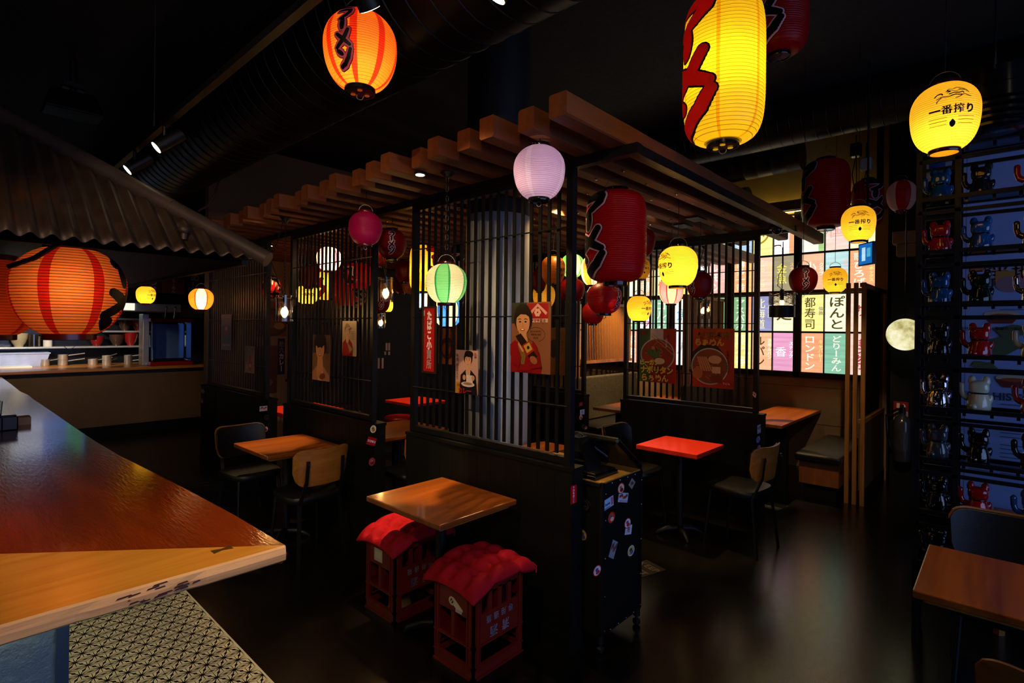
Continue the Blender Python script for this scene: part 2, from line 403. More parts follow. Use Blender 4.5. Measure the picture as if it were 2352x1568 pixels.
# lit panes of the sign window
win = struct(build('window_1', MB(), BLACKM), 'wall of backlit sign panes')
wf = MB(); rows = [(1.2, 1.695), (1.715, 2.175), (2.24, 2.69), (2.712, 3.2)]
for z in (1.19, 1.705, 2.701, 3.21): wf.box((XW-.03, 1.12, z-.012), (XW+.03, 5.42, z+.012))
wf.box((XW-.05, 1.12, 1.13), (XW+.03, 5.42, 1.2))
cols = []
for k in range(5):
    y0 = 1.127+.86*k
    for c in range(3): cols.append((y0+c*.2617, y0+c*.2617+.2497)); wf.box((XW-.03, y0+c*.2617+.2497, 1.2), (XW+.03, y0+c*.2617+.2617, 3.2))
    wf.box((XW-.05, y0+.785, 1.13), (XW+.04, y0+.86, 3.24))
build('window_frame', wf, BLACKM, win)
build('transom', MB().box((XW-.06, 1.12, 2.19), (XW+.03, 5.42, 2.225)), mat('dark_red_paint', '#3a0a08', .4), win)
SG = {  # (column, row) -> background, letters, letter colour, size, second strip
 (1,0):('#35a987','どりーみん','#f4efd8'), (2,0):('#ee7d2c','ロンドン','#f8f2dc','キャバレー','#f3d24a'), (0,0):('#f0b8b0','喫茶','#b03040'),
 (3,0):('#d873b4','香','#fff6f0','スナック','#fff6f0'), (4,0):('#f1a067','ルパン','#5a3a10','酒場ルパン','#f6e8c0'), (5,0):('#efe04a','隠れ家','#f7f6d8'),
 (1,1):('#f7f2cd','ぽんと','#4a4420'), (2,1):('#f3e66a','都寿司','#4a3a10','倫敦','#5a4a18'), (0,1):('#f6c8b0','花','#b04838'),
 (3,1):('#f8f0c4','処','#5a4410'), (4,1):('#6468b4','北海道','#f3e9b4','居酒屋','#f6f0d0'), (5,1):('#3f9a55','アスパガ','#eaf4d8','','#f3862c'),
 (0,2):('#ef8a3a','歌ひろば','#fbf4e4','カラオケボックス','#f1e14c'), (1,2):('#9fd3d8','る','#e0506a','カラオケ','#f2a0a8'), (2,2):('#f2a070','小山','#fbf0e0','クラブ','#fbf0e0'),
 (3,2):('#7d6b35','金魚','#f2e35a','スナック','#f0a458'), (4,2):('#f6c2a6','こやしや','#f4e4b0','猫カフェ','#f2cf4c'), (5,2):('#f29a3c','博多一番','#fdf6ea','','#f2b54a'),
 (0,3):('#f3efb8','場','#3a3410'), (1,3):('#f4c8bc','国','#f0b0a8'), (2,3):('#f6f3e0','ア','#5ab0d8','','#8cc860'),
 (3,3):('#f3eef8','地','#8a6ac8','','#ef8a3a'), (4,3):('#f3ea7c','ツ','#a88a20'), (5,3):('#8fbbe0','人','#dfeaf6'),
 (6,2):('#f3a79c','レモン','#fdf3ea','パブ','#fbe6e0'), (7,2):('#fbfaf4','酒','#303030'), (8,2):('#f2e64a','味','#5a5a20'), (9,2):('#f6ef9a','らーめん','#e84a20'),
 (6,1):('#46a45c','アスパラ','#e6f2da'), (7,1):('#f5ead0','ビール','#d8622c','','#f29a3c'), (8,1):('#dfeef4','魚','#7ab8d8'), (9,1):('#5fb88c','ゴルフ','#eaf6e6'), (10,1):('#fbf8f0','ロック','#d86a9a'),
 (6,0):('#efe886','夜','#c8a020'), (7,0):('#66bcd0','ロット','#f6f0e0','','#f29a3c'), (8,0):('#fbfbf8','人','#c0c8d0'), (9,0):('#b79ad6','公園','#f0e8fa'), (10,0):('#b28ad0','トム公','#f3ecfa','洋','#efe6f8'),
 (9,3):('#f6f2c0','寿司','#d83a20'), (7,3):('#f4f6f4','空','#d8e0d8'), (6,3):('#a6d69a','二番','#f2f6e4'), (8,3):('#f0e8b0','麺','#c08030'), (10,2):('#f4b070','中華','#fbf4e4'), (10,3):('#f8f0d0','店','#c05030')}
pal = ['#f4c46a', '#f6f2c8', '#7cc08c', '#f09a7a', '#9ab8dc', '#f6e67a']
for ci, (y0, y1) in enumerate(cols):
    for ri, (z0, z1) in enumerate(rows):
        d = SG.get((ci, ri)) or (pal[(ci*3+ri*5) % 6], '酒飯麺鮨丼茶'[(ci+ri*2) % 6]+'処屋店亭家'[(ci*2+ri) % 5], '#fbf6e2')
        w, h = y1-y0, z1-z0; pale = lambda c: tuple(x*.78+q*.20 for x, q in zip(lin(c), (1, .95, .78))); d = tuple(pale(x) if i in (0, 4) and x.startswith('#') else x for i, x in enumerate(d)); cv = Canvas(w, h, d[0], 0); n = len(d[1]); two = len(d) > 3
        if two: cv.rect(w*.22, -h/2, w/2, h/2, d[4] if d[3] == '' else d[0])
        cw = w*(.52 if two else .72); sz = min(h*.9/max(n, 1), cw*1.05); cx = -w*.13 if two else 0
        cv.text(d[1], cx, 0, sz, d[2], True, .018, 0, min(1.25, cw/sz) if n > 1 else 1)
        if two and d[3]: cv.text(d[3], w*.36, h*.06, min(h*.8/len(d[3]), w*.22), d[4] if d[4] != d[0] else '#ffffff', True, .03)
        put(cv, 'sign_pane', (XW+.005, (y0+y1)/2, (z0+z1)/2), (0, -1, 0), (0, 0, 1), win, SIGNLIT, False)
# ================================================================ slatted screens
def screen(X, ya, yb, fa, fb, label, holes=(), zt=2.56, pitch=.0655):
    t = thing('slatted_screen', label, 'screen', (X, (ya+yb)/2, 0), 0, 'black slatted screens on low walls', 'thing'); T = .095
    lw = MB().box((X, ya, .0), (X+T, yb, .97)).box((X-.006, ya-.004, .0), (X+T+.006, yb+.004, .09))
    y = ya+.12
    while y < yb: lw.box((X-.0015, y-.001, .09), (X, y+.001, .95)); y += .12
    build('low_wall', lw, BLACKW, t, True)
    build('wall_cap', MB().box((X-.006, ya-.004, .955), (X+T+.006, yb+.004, .975)), BLACKW, t, True)
    xc = X+.045
    for y in (fa+.02, fb-.02): build('post', MB().box((xc-.02, y-.02, .975), (xc+.02, y+.02, zt)), BLACKM, t, True)
    for z in (1.0, zt-.02): build('rail', MB().box((xc-.02, fa+.04, z-.018), (xc+.02, fb-.04, z+.018)), BLACKM, t, True)
    n = int(round((fb-fa-.08)/pitch)); me = None
    for i in range(1, n):
        y = fa+.04+(fb-fa-.08)*i/n
        if me is None:
            o = build('slat', MB().cb((0, 0, 1.78), (.010, .021, zt-.04-1.018)), BLACKM, t); me = o
        else: o = me.copy(); COL.objects.link(o); o.parent = t
        o.location = (xc-X, y-(ya+yb)/2, 0)
    for z in (2.25, 1.775, 1.29): build('tie_rod', MB().tube([(xc-.018, fa+.02, z), (xc-.018, fb-.02, z)], .0045, 6), BLACKM, t, True)
    return t
SC3 = screen(XF, 1.655, 3.097, 1.69, 3.09, 'long black slatted screen with the woman and bottle poster, beside the stickered cabinet')
SC2 = screen(XF, 3.49, 5.04, 3.57, 4.975, 'middle black slatted screen beside the two-chair wooden table')
SC1 = screen(XF, 5.385, 7.33, 5.50, 7.2, 'farthest black slatted screen, ending next to the kitchen counter')
SC4 = screen(XI, 1.56, 2.985, 1.61, 2.97, 'black slatted screen carrying two noodle posters behind the red table')
SC5 = screen(XI, 3.45, 4.95, 3.47, 4.93, 'black slatted screen deep inside, behind the cash-register terminal')
# steel rails that carry the timber roof
def rail(a, b, label):
    a = Vector(a); b = Vector(b); t = build('steel_rail', MB().bar(a, b, .045, .05), BLACKM); tag(t, label, 'rail', 'black steel rails of the timber canopy', 'thing')
rail((XF+.045, 1.31, 2.585), (XF+.045, 7.55, 2.585), 'black steel rail running over the front slatted screens')
rail((XF+.0675, 1.34, 2.585), (XI+.0225, 1.34, 2.585), 'black steel rail under the frontmost timber beam')
rail((XI+.045, 1.31, 2.585), (XI+.045, 7.55, 2.585), 'black steel rail over the inner slatted screens with noodle posters')
# timber beams
offs = [0, .03, -.02, .02, -.01, .04, -.03]
ordn = 'first second third fourth fifth sixth seventh eighth ninth tenth eleventh twelfth thirteenth fourteenth fifteenth sixteenth seventeenth eighteenth nineteenth twentieth'.split()
ordn += ['twenty-'+w for w in ordn[:9]]+['thirtieth', 'thirty-first']
bolt = None
for i in range(30):
    y = 1.367+.2065*i; x0 = 1.81+(offs[i % 7] if i else 0); x1 = [6.17, 5.7, 5.45, 5.8, 5.5][i % 5] if i < 5 else 7.35
    yc = y+.048; L = x1-x0; mb = MB(); r = random.Random(i); n = 24
    for k in range(n+1):          # slightly worn arrises
        x = -L/2+L*k/n; q = [.004+.006*r.random() for _ in range(4)]; w, h = .048, .052
        mb.v += [(x, -w, -h+q[0]), (x, -w+q[0], -h), (x, w-q[1], -h), (x, w, -h+q[1]), (x, w, h-q[2]), (x, w-q[2], h), (x, -w+q[3], h), (x, -w, h-q[3])]
    for k in range(n):
        for e in range(8): mb.f.append((k*8+e, k*8+(e+1) % 8, (k+1)*8+(e+1) % 8, (k+1)*8+e)); mb.mi.append(0)
    mb.f += [tuple(range(8))[::-1], tuple(n*8+e for e in range(8))]; mb.mi += [0, 0]
    lab = 'frontmost timber beam of the canopy, lit along its whole front side' if i == 0 else f'{ordn[i]} timber beam of the canopy counting from the front beam'
    t = build('timber_beam', mb, BEAMW); t.location = ((x0+x1)/2, yc, 2.662); tag(t, lab, 'beam', 'timber beams of the canopy', 'thing')
    if i < 14:
        for k, xx in enumerate((2.62, 2.95, 3.3, 3.62, 4.1, 4.45)):
            if bolt is None: bolt = build('bolt', MB().lathe([(.011, 0), (.011, -.006), (.005, -.010)], 8, (0, 0, 0)), CHROME); b = bolt
            else: b = bolt.copy(); COL.objects.link(b)
            b.parent = t; b.location = (xx-(x0+x1)/2+(i % 3)*.04, .015 if k % 2 else -.015, -.051)
for i, (px, y) in enumerate(((4.15, 1.367+.2065*2), (4.35, 1.367+.2065*3), (3.75, 1.367+.2065*4))):
    b = build('joint_plate', MB().box((px-.09, y-.006, 2.595), (px+.09, y+.102, 2.607)), BLACKM)
    tag(b, ['black steel joint plate under the third beam', 'black steel joint plate under the fourth beam', 'black steel joint plate under the fifth beam'][i], 'bracket', 'joint plates')
# ================================================================ ducts, track, ceiling things
DUCTM = mat('black_spiral_duct', '#0b0a09', .42, .3, .2, 4, 0, .4)
def duct(a, b, r, label, rib=.11):
    a = Vector(a); b = Vector(b); L = (b-a).length; n = int(L/rib); pts = []; rs = []
    for i in range(n+1):
        for e, q in ((0, 1.0), (.9, 1.0), (.93, 1.012), (.97, 1.012)):
            u = min(1, (i+e)/n); pts.append(a+(b-a)*u); rs.append(r*q)
            if u >= 1: break
    o = build('ventilation_duct', MB().tube(pts, rs, 36), DUCTM, smooth=30); return tag(o, label, 'duct', 'black round ventilation ducts', 'thing')
duct((1.85, 1.2, 3.6), (1.85, 11.6, 3.6), .41, 'huge black ribbed duct crossing the upper left ceiling', .14)
duct((6.1, -.8, 3.91), (6.1, 7.4, 3.91), .235, 'long black duct running along the ceiling above the front beam')
duct((6.9, 1.76, 3.79), (6.9, 7.4, 3.79), .185, 'short black duct ending above the yellow lit ceiling', .16)
duct((7.12, 2.44, 3.38), (7.12, 7.3, 3.38), .185, 'lowest black duct, open end right above the sign window')
e_ = build('ceiling_vent', MB().box((7.3, 1.3, 3.24), (7.42, 2.3, 3.36)), mat('vent_grille', '#6a614c', .5, .3, .5, 60)); tag(e_, 'long slotted vent grille at the top of the sign window', 'vent')
TX = 1.05
trk = thing('light_track', 'black lighting track running under the left ceiling toward the kitchen', 'track', (TX, 5, 3.05))
build('track_rail', MB().box((TX-.02, 1.2, 3.03), (TX+.02, 9.5, 3.07)), BLACKM, trk, True)
for y in (2.2, 4.4, 6.6, 8.6): build('hanger', MB().tube([(TX, y, 3.07), (TX, y, ZC)], .004, 6), WIRE, trk, True)
LAMPW = emit('warm_lamp_face', '#ffe9b8', 9)
def spot(loc, target, watts, deg, color='#ffd9a0', blend=.5, rad=.03, parent=None):
    l = bpy.data.lights.new('spot_beam', 'SPOT'); l.energy = watts; l.spot_size = math.radians(deg); l.spot_blend = blend; l.color = lin(color); l.shadow_soft_size = rad
    o = bpy.data.objects.new('spot_beam', l); COL.objects.link(o); loc = Vector(loc); d = (Vector(target)-loc).normalized()
    o.matrix_world = Matrix.Translation(loc) @ d.to_track_quat('-Z', 'Y').to_matrix().to_4x4()
    if parent is not None:
        o.parent = parent; o.matrix_parent_inverse = wmat(parent).inverted()
    return o
def track_spot(y, target, watts, deg, label, x=TX, z=3.03, color='#ffd9a0', L=.2):
    p = Vector((x, y, z-.11)); d = (Vector(target)-p).normalized(); t = thing('track_spotlight', label, 'spotlight', p, 0, 'black track spotlights')
    build('lamp_housing', MB().tube([p-d*.14, p-d*.13, p+d*.06], [.02, .042, .042], 20), BLACKM, t, True, smooth=True)
    build('lamp_face', MB().tube([p+d*.0585, p+d*.062], .038, 20), LAMPW, t, True)
    build('lamp_bracket', MB().tube([p, (x, y, z)], .012, 8), BLACKM, t, True)
    if watts: spot(p+d*.075, target, watts, deg, color, .6, .035, t)
track_spot(4.15, (.3, 4.25, 2.27), 0, 30, 'upper track spotlight pointing at the bar', L=.2)
track_spot(4.92, (.3, 5.02, 2.27), 0, 36, 'lower track spotlight nearest the corrugated roof edge')
track_spot(1.72, (2.3, 2.15, 1.6), 120, 58, 'track spotlight just above the orange striped lantern')
pj = thing('ceiling_projector', 'black projector hanging below the ceiling over the corrugated roof', 'projector', at_t(168, 215, 5.0))
c_ = at_t(168, 240, 5.0); pm = MB()
pm.add([(c_.x-.22, c_.y-.16, c_.z-.1), (c_.x+.22, c_.y-.16, c_.z-.1), (c_.x+.22, c_.y+.16, c_.z-.1), (c_.x-.22, c_.y+.16, c_.z-.1), (c_.x-.17, c_.y-.1, c_.z+.1), (c_.x+.15, c_.y-.1, c_.z+.1), (c_.x+.15, c_.y+.12, c_.z+.1), (c_.x-.17, c_.y+.12, c_.z+.1)],
       [(0,3,2,1),(4,5,6,7),(0,1,5,4),(1,2,6,5),(2,3,7,6),(3,0,4,7)])
build('projector_body', pm, BLACKW, pj, True, bevel=.015); build('ceiling_mount', MB().tube([(c_.x, c_.y, c_.z+.1), (c_.x, c_.y, ZC)], .03, 12).cb((c_.x, c_.y, c_.z+.16), (.16, .16, .04)), BLACKM, pj, True)
def downlight(x, y, watts, deg, label, target=None, z=2.606, color='#ffcf8a', blend=.6):
    t = thing('downlight', label, 'downlight', (x, y, z), 0, 'small round downlights in the canopy')
    build('trim_ring', MB().lathe([(.035, 0), (.035, -.012), (.028, -.012)], 20, (x, y, z)), BLACKM, t, True)
    build('lamp_face', MB().lathe([(.026, -.012), (.026, -.014)], 20, (x, y, z)), LAMPW, t, True)
    spot((x, y, z-.02), target or (x, y, 0), watts, deg, color, blend, .02, t)
# ================================================================ paper lanterns
CAPB = mat('black_lantern_cap', '#0a0a0b', .15, 0, .1); CAPR = mat('red_lantern_cap', '#5c0a0c', .2, 0, .1); CAPD = mat('dark_red_lantern_cap', '#2c0508', .2, 0, .1)
INK = mat('black_ink', '#050404', .5, 0, .1, 6, 0, .2); PINK = mat('pale_pink_ink', '#d49aa8', .5, 0, .05); CREAMI = mat('cream_ink', '#e2bd94', .5, 0, .05)
PINKL = paper('pink_ink_on_paper', '#d85a6a', .12, .5)
REDI = paper('red_ink_on_paper', '#d81a10', .18, .5)
def prof_fn(kind, R, H, rc):
    n = {'round': 2.25, 'apple': 2.5, 'barrel': 4.6}[kind]; q = (1-(rc/R)**n)**(1/n); hh = H/q
    asym = .045 if kind == 'apple' else .05 if kind == 'round' else 0.
    def f(z):
        u = max(-1, min(1, z/hh)); r = R*(1-abs(u)**n)**(1/n)
        s = 1+asym*(z/H)*(1-(z/H)**2)*1.6          # a little wider above than below
        return r*s
    return f
def wrap_text(text, size, f, H, vertical=True, off=.03, wx=1., u0=0., z0=0., eps=.002, rot=0., gap=0., ovals=None):
    V, Fq = layout(text, size, vertical, off, wx, gap) if text else ([], [])
    bm = bmesh.new(); c, s = math.cos(rot), math.sin(rot)
    vs = [bm.verts.new((x*c-y*s+u0, x*s+y*c+z0, 0)) for x, y in V]
    for q in Fq:
        try: bm.faces.new([vs[i] for i in q])
        except ValueError: pass
    for poly in ovals or []:
        try: bm.faces.new([bm.verts.new((x+u0, y+z0, 0)) for x, y in poly])
        except ValueError: pass
    if not bm.verts: bm.free(); return MB()
    xs = [v.co.x for v in bm.verts]; ys = [v.co.y for v in bm.verts]; st = f(0)*.09
    for ax, lo, hi in ((0, min(xs), max(xs)), (1, min(ys), max(ys))):
        p = lo+st
        while p < hi:
            pl = [0, 0, 0]; pl[ax] = p; no = [0, 0, 0]; no[ax] = 1
            bmesh.ops.bisect_plane(bm, geom=bm.verts[:]+bm.edges[:]+bm.faces[:], plane_co=pl, plane_no=no); p += st
    m = MB(); R = f(0); bm.verts.index_update()
    for v in bm.verts:
        z = max(-H*.985, min(H*.985, v.co.y)); r = f(z)+eps; a = v.co.x/R
        m.v.append((r*math.sin(a), -r*math.cos(a), z))          # a = 0 faces local -Y, growing to the viewer's right
    m.f = [tuple(v.index for v in p.verts) for p in bm.faces]; m.mi = [0]*len(m.f); bm.free(); return m
def strokes(pts, w):
    """a hand-drawn stroke as quads, for wrap_text(ovals=...)"""
    out = []
    for i in range(len(pts)-1):
        (x0, y0), (x1, y1) = pts[i], pts[i+1]; L = math.hypot(x1-x0, y1-y0) or 1; nx, ny = -(y1-y0)/L*w/2, (x1-x0)/L*w/2
        out.append([(x0+nx, y0+ny), (x0-nx, y0-ny), (x1-nx, y1-ny), (x1+nx, y1+ny)])
    return out
BRUSH = [[([(.12,.88),(.5,.90),(.86,.93)], .15), ([(.08,.60),(.45,.64),(.9,.68),(.86,.45),(.66,.2),(.34,-.02)], .17)],
         [([(.5,.95),(.48,.5),(.47,.08)], .21)],
         [([(.82,.97),(.66,.62),(.42,.3),(.08,.0)], .19), ([(.16,.74),(.45,.5),(.92,.12)], .18)],
         [([(.12,.86),(.38,.68)], .19), ([(.12,.06),(.5,.2),(.78,.5),(.95,.92)], .19)]]
def brush(sz, wx, ex):
    out = []; y0 = sz*1.93
    for ch in BRUSH:
        hgt = .62 if ch is BRUSH[1] else 1.0
        for pts, w in ch:
            P = []
            for i in range(len(pts)-1):
                for k in range(4): P.append(tuple(pts[i][j]*(1-k/4)+pts[i+1][j]*k/4 for j in (0, 1)))
            P.append(pts[-1]); w2 = w*(1.7 if wx > 1.2 else 1.1)+ex; n = len(P)
            Q = [((x-.5)*wx*sz, y0-(1-y)*sz*hgt) for x, y in P]; ws = [w2*sz*(.85+.25*math.sin(PI*i/(n-1))) for i in range(n)]
            for i in range(n):
                out.append([(Q[i][0]+ws[i]/2*1.15*math.cos(a), Q[i][1]+ws[i]/2*math.sin(a)) for a in [2*PI*q/12 for q in range(12)]])
                if i < n-1:
                    (ax, ay), (bx_, by_) = Q[i], Q[i+1]; L_ = math.hypot(bx_-ax, by_-ay) or 1; nx, ny = -(by_-ay)/L_/2, (bx_-ax)/L_/2
                    out.append([(ax+nx*ws[i], ay+ny*ws[i]), (ax-nx*ws[i], ay-ny*ws[i]), (bx_-nx*ws[i+1], by_-ny*ws[i+1]), (bx_+nx*ws[i+1], by_+ny*ws[i+1])])
        y0 -= sz*hgt*1.04
    return out
def lantern(label, box, t, kind='round', scheme=('#7a0a0c',), lit=0., glow=0., text=None, tpx=None, cap=CAPB, group='paper lanterns', hang='beam', ribs=26, seg=48, handle=True, stripes=None, bulb=-.2, capr=None, torn=False, trans=.6, holes=False, chain=False, tsize=None, capopen=False, rings=.07, fwd=.22, hoopk=.42):
    x0, x1, y0, y1 = box; px, py = (x0+x1)/2, (y0+y1)/2; c = at_t(px, py, t); d = ray(px, py)
    cosh = 1/math.sqrt(1+((px-CX)/FPX)**2); R = (x1-x0)*t/FPX*cosh/2; H = (y1-y0)*t/FPX/2*(.985 if kind != 'barrel' else .93)
    rc = R*(capr or {'round': .42, 'apple': .46, 'barrel': .40}[kind]); f = prof_fn(kind, R, H, rc)
    az = math.atan2(-c.y, -c.x)+PI/2                       # local -Y looks back at the eye
    L = thing('paper_lantern', label, 'lantern', c, az, group)
    base = [paper(f'paper_{k.strip("#")}_{int(glow*100)}_{int(trans*100)}', k, glow, trans) for k in scheme]
    dark = [paper(f'hoop{int(hoopk*100)}_{k.strip("#")}_{int(glow*100)}_{int(trans*100)}', tuple(x*hoopk for x in lin(k)), glow*.5, trans) for k in scheme] if lit or glow > .1 else []
    nb = len(base); mb = MB(); zs = []
    for i in range(ribs):
        for e, q in ((0., 1.), (rings, .995), (.28, 1.012), (.5, 1.016), (.72, 1.012), (1-rings, .995)):
            zs.append((-H+2*H*(i+e)/ribs, q, e))
    zs.append((H, 1., 0.)); am = min(.6, 26/ribs)
    def colour(k):
        if not stripes: return 0
        a = ((k+.5)/seg*360) % 360; return stripes(a)
    for z, q, e in zs:
        r = max(f(z), rc*.97)*(1+(q-1)*am)
        for k in range(seg): mb.v.append((r*math.cos(2*PI*k/seg-PI/2), r*math.sin(2*PI*k/seg-PI/2), z))
    for j in range(len(zs)-1):
        e = zs[j][2]; hoop = dark and (e == 0. or abs(e-(1-rings)) < 1e-6)
        for k in range(seg):
            if torn and torn(((k+.5)/seg*360+180) % 360-180, (zs[j][0]/H)): continue
            mb.f.append((j*seg+k, j*seg+(k+1) % seg, (j+1)*seg+(k+1) % seg, (j+1)*seg+k)); mb.mi.append(colour(k)+(nb if hoop else 0))
    SHD = build('paper_shade', mb, base+dark, L, smooth=60)
    ch = max(.012, R*.13)
    for nm, z, s in (('top_cap', H, 1), ('bottom_cap', -H, -1)):
        o = rc*1.0; i_ = rc*.9; m = MB(); n = 32
        zz = (z-s*.004, z+s*ch)
        prof = [(o, zz[0]), (o*1.02, zz[0]+s*.002), (o*1.02, zz[1]-s*.003), (o*.99, zz[1]), (i_, zz[1]), (i_, zz[0])]
        if s < 0: prof = prof[::-1]
        m.lathe(prof, n, capb=False, capt=False)
        if not (s > 0 or capopen): m.lathe([(i_*1.02, zz[1]-s*.006), (i_*1.02, zz[1]-s*.004)], n)
        if s > 0: m.cb((0, 0, z+.004), (rc*1.9, .012, .006))
        CP = build(nm, m, cap, L, smooth=30)
    if capopen: build('bottom_paper', MB().lathe([(rc*.9, -H-ch*.86), (rc*.9, -H-ch*.8)], 24), base[0], L)
    elif seg >= 40: build('pull_ring', MB().tube([(rc*.22*math.cos(a), 0, -H-ch-rc*.2+rc*.22*math.sin(a)) for a in [2*PI*i/16 for i in range(16)]], .0018, 5, closed=True), WIRE, CP)
    if holes:
        for k in range(3):
            a = 2*PI*k/3+.5; build('vent_hole', MB().lathe([(rc*.17, -H-ch+.0015), (rc*.17, -H-ch-.0006)], 14, (rc*.52*math.cos(a), rc*.52*math.sin(a), 0)), base[0], CP)
    top = H+ch
    if handle:
        hp = [(rc*math.cos(a), 0, H+ch*.4+rc*1.05*math.sin(a)) for a in [PI*i/14 for i in range(15)]]; top = H+ch*.4+rc*1.05
        build('wire_handle', MB().tube(hp, .0022 if R > .1 else .0016, 5), WIRE, L)
    ztop = {'beam': 2.612, 'ceiling': ZC, 'roof': 2.35}.get(hang, hang if isinstance(hang, float) else 2.61)-c.z
    if ztop > top+.005:
        if chain:
            m = MB(); z = top; k = 0
            while z < ztop-.02:
                m.tube([(.008*math.cos(a)*(1 if k % 2 else 0), .008*math.cos(a)*(0 if k % 2 else 1), z+.016+.018*math.sin(a)) for a in [2*PI*i/8 for i in range(8)]], .0022, 5, closed=True); z += .028; k += 1
            build('chain', m, mat('dark_chain', '#1a1715', .4, .8), L)
            build('ceiling_hook_plate', MB().lathe([(.02, ztop), (.045, ztop-.012), (.018, ztop-.035)][::-1], 16), BLACKM, L)
        else: build('cord', MB().tube([(0, 0, top), (.004, 0, (top+ztop)/2), (0, 0, ztop)], .0022, 5), BLACKM, L)
    if lit:
        l = bpy.data.lights.new('bulb', 'POINT'); l.energy = lit; l.color = (1, .86, .62); l.shadow_soft_size = R*.14
        lo = bpy.data.objects.new('bulb', l); COL.objects.link(lo); lo.parent = L; lo.location = (0, -R*fwd, bulb*H)
    # lettering
    if text:
        ang = 0. if tpx is None else math.asin(max(-.97, min(.97, tpx)))
        u = ang*f(0); nseg = seg
        if text == 'kirin':
            s = R*.45
            build('lettering', wrap_text('一番搾り', R*.32, f, H, False, .05, 1, u, -H*.02, .003, 0, .03), INK, SHD)
            E = []
            for pts, w in (([(-.9,.05),(-.75,.22),(-.55,.25),(-.5,.12)], .09), ([(-.8,-.12),(-.55,0),(-.2,-.05),(.1,.05)], .06), ([(-.35,.3),(-.2,.5),(0,.45),(.2,.55),(.45,.5),(.7,.35),(.85,.15)], .05),
                           ([(-.3,.22),(-.05,.34),(.2,.3),(.4,.38),(.62,.3)], .05), ([(-.2,.12),(.05,.2),(.3,.16),(.5,.22),(.55,.1)], .08), ([(.1,.05),(.35,-.02),(.6,.02),(.85,-.1),(.95,-.12)], .06),
                           ([(.5,.02),(.3,-.14),(.1,-.2)], .05), ([(-.55,-.05),(-.75,-.25),(-.78,-.38)], .06), ([(-.28,.38),(-.12,.3)], .12), ([(-.1,.02),(.2,.1),(.45,.06)], .04), ([(.3,.44),(.55,.4),(.75,.22)], .04)):
                E += strokes([(x*s*1.25, y*s*1.15) for x, y in pts], w*s)
            build('emblem', wrap_text('', 1, f, H, u0=u, z0=H*.38, eps=.003, ovals=E), INK, SHD)
            D = [[(s*.2*math.sin(a)*(.55+.45*math.cos(a/2)**2 if 0 else 1)*(1 if math.cos(a) < .2 else max(0, 1-(math.cos(a)-.2)/.8)), s*.3*math.cos(a)) for a in [2*PI*i/20 for i in range(20)]]]
            build('drop_mark', wrap_text('', 1, f, H, u0=u, z0=-H*.42, eps=.003, ovals=D), INK, SHD)
            for k in range(3): build('small_print', wrap_text('', 1, f, H, u0=u, z0=-H*(.25+.1*k), eps=.003, ovals=strokes([(-s*1.5, 0), (-s*.35, 0)], s*.035)+strokes([(s*.35, 0), (s*1.5, 0)], s*.035)), INK, SHD)
        elif text == 'ramen':                       # hand-brushed letters
            sz = tsize or H*2*.215
            for nm, ex, mt_, ep in (('letter_edge', .30, INK, .0022), ('letter_outline', .23, PINKL if lit else PINK, .0034), ('lettering', .02, INK, .0046)): build(nm, wrap_text('', 1, f, H, u0=u, eps=ep, ovals=brush(sz, 1.0, ex)), mt_, SHD)
        elif text == 'ramen_plain':                       # black letters edged in pale pink, running down the paper
            sz = tsize or H*2*.21
            build('letter_edge', wrap_text('ラーメン', sz, f, H, True, .125, 1.1, u, 0, .0022, 0, -.04), INK, SHD)
            build('letter_outline', wrap_text('ラーメン', sz, f, H, True, .10, 1.1, u, 0, .0034, 0, -.04), PINKL if lit else PINK, SHD)
            build('lettering', wrap_text('ラーメン', sz, f, H, True, .015, 1.1, u, 0, .0046, 0, -.04), INK, SHD)
        elif text == 'bigblack': build('lettering', wrap_text('', 1, f, H, u0=u, eps=.004, ovals=brush(tsize, 1.75, .05)), INK, SHD)
        elif text in ('bigramen', 'bigred'):
            sz = tsize or H*2*.25
            a, b = (PINK, INK) if text == 'bigramen' else (INK, REDI)
            for nm, ex, mt_, ep in ((('letter_edge', .22, INK, .002), ('letter_outline', .17, PINK, .0034), ('lettering', .03, INK, .005)) if text == 'bigramen' else (('letter_outline', .15, INK, .003), ('lettering', .05, REDI, .005))): build(nm, wrap_text('', 1, f, H, u0=u, eps=ep, ovals=brush(sz, 1.75, ex)), mt_, SHD)
        else:
            sz = tsize or H*1.3
            build('letter_outline', wrap_text(text, sz, f, H, True, .10, 1.1, u, 0, .003), CREAMI, SHD)
            build('lettering', wrap_text(text, sz, f, H, True, .055, 1.1, u, 0, .0046), INK, SHD)
    return L
def st(n, wid, off=0, c2=1):      # n dividing stripes, each wid degrees wide
    return lambda a: c2 if ((a+off) % (360/n)) < wid else 0
def panels(n, off=0, edge=4):     # alternating panels with darker seams
    w = 360/n
    def g(a):
        a = (a+off) % 360; k = int(a/w); q = a % w
        return 2 if (q < edge or q > w-edge) and k % 2 == 1 else k % 2
    return g
YL = '#ffc932'; RED = '#a60f12'; ORG = '#ff7a16'
G_IN = 'lanterns hanging under the timber canopy'; G_OUT = 'lanterns hanging outside the canopy'
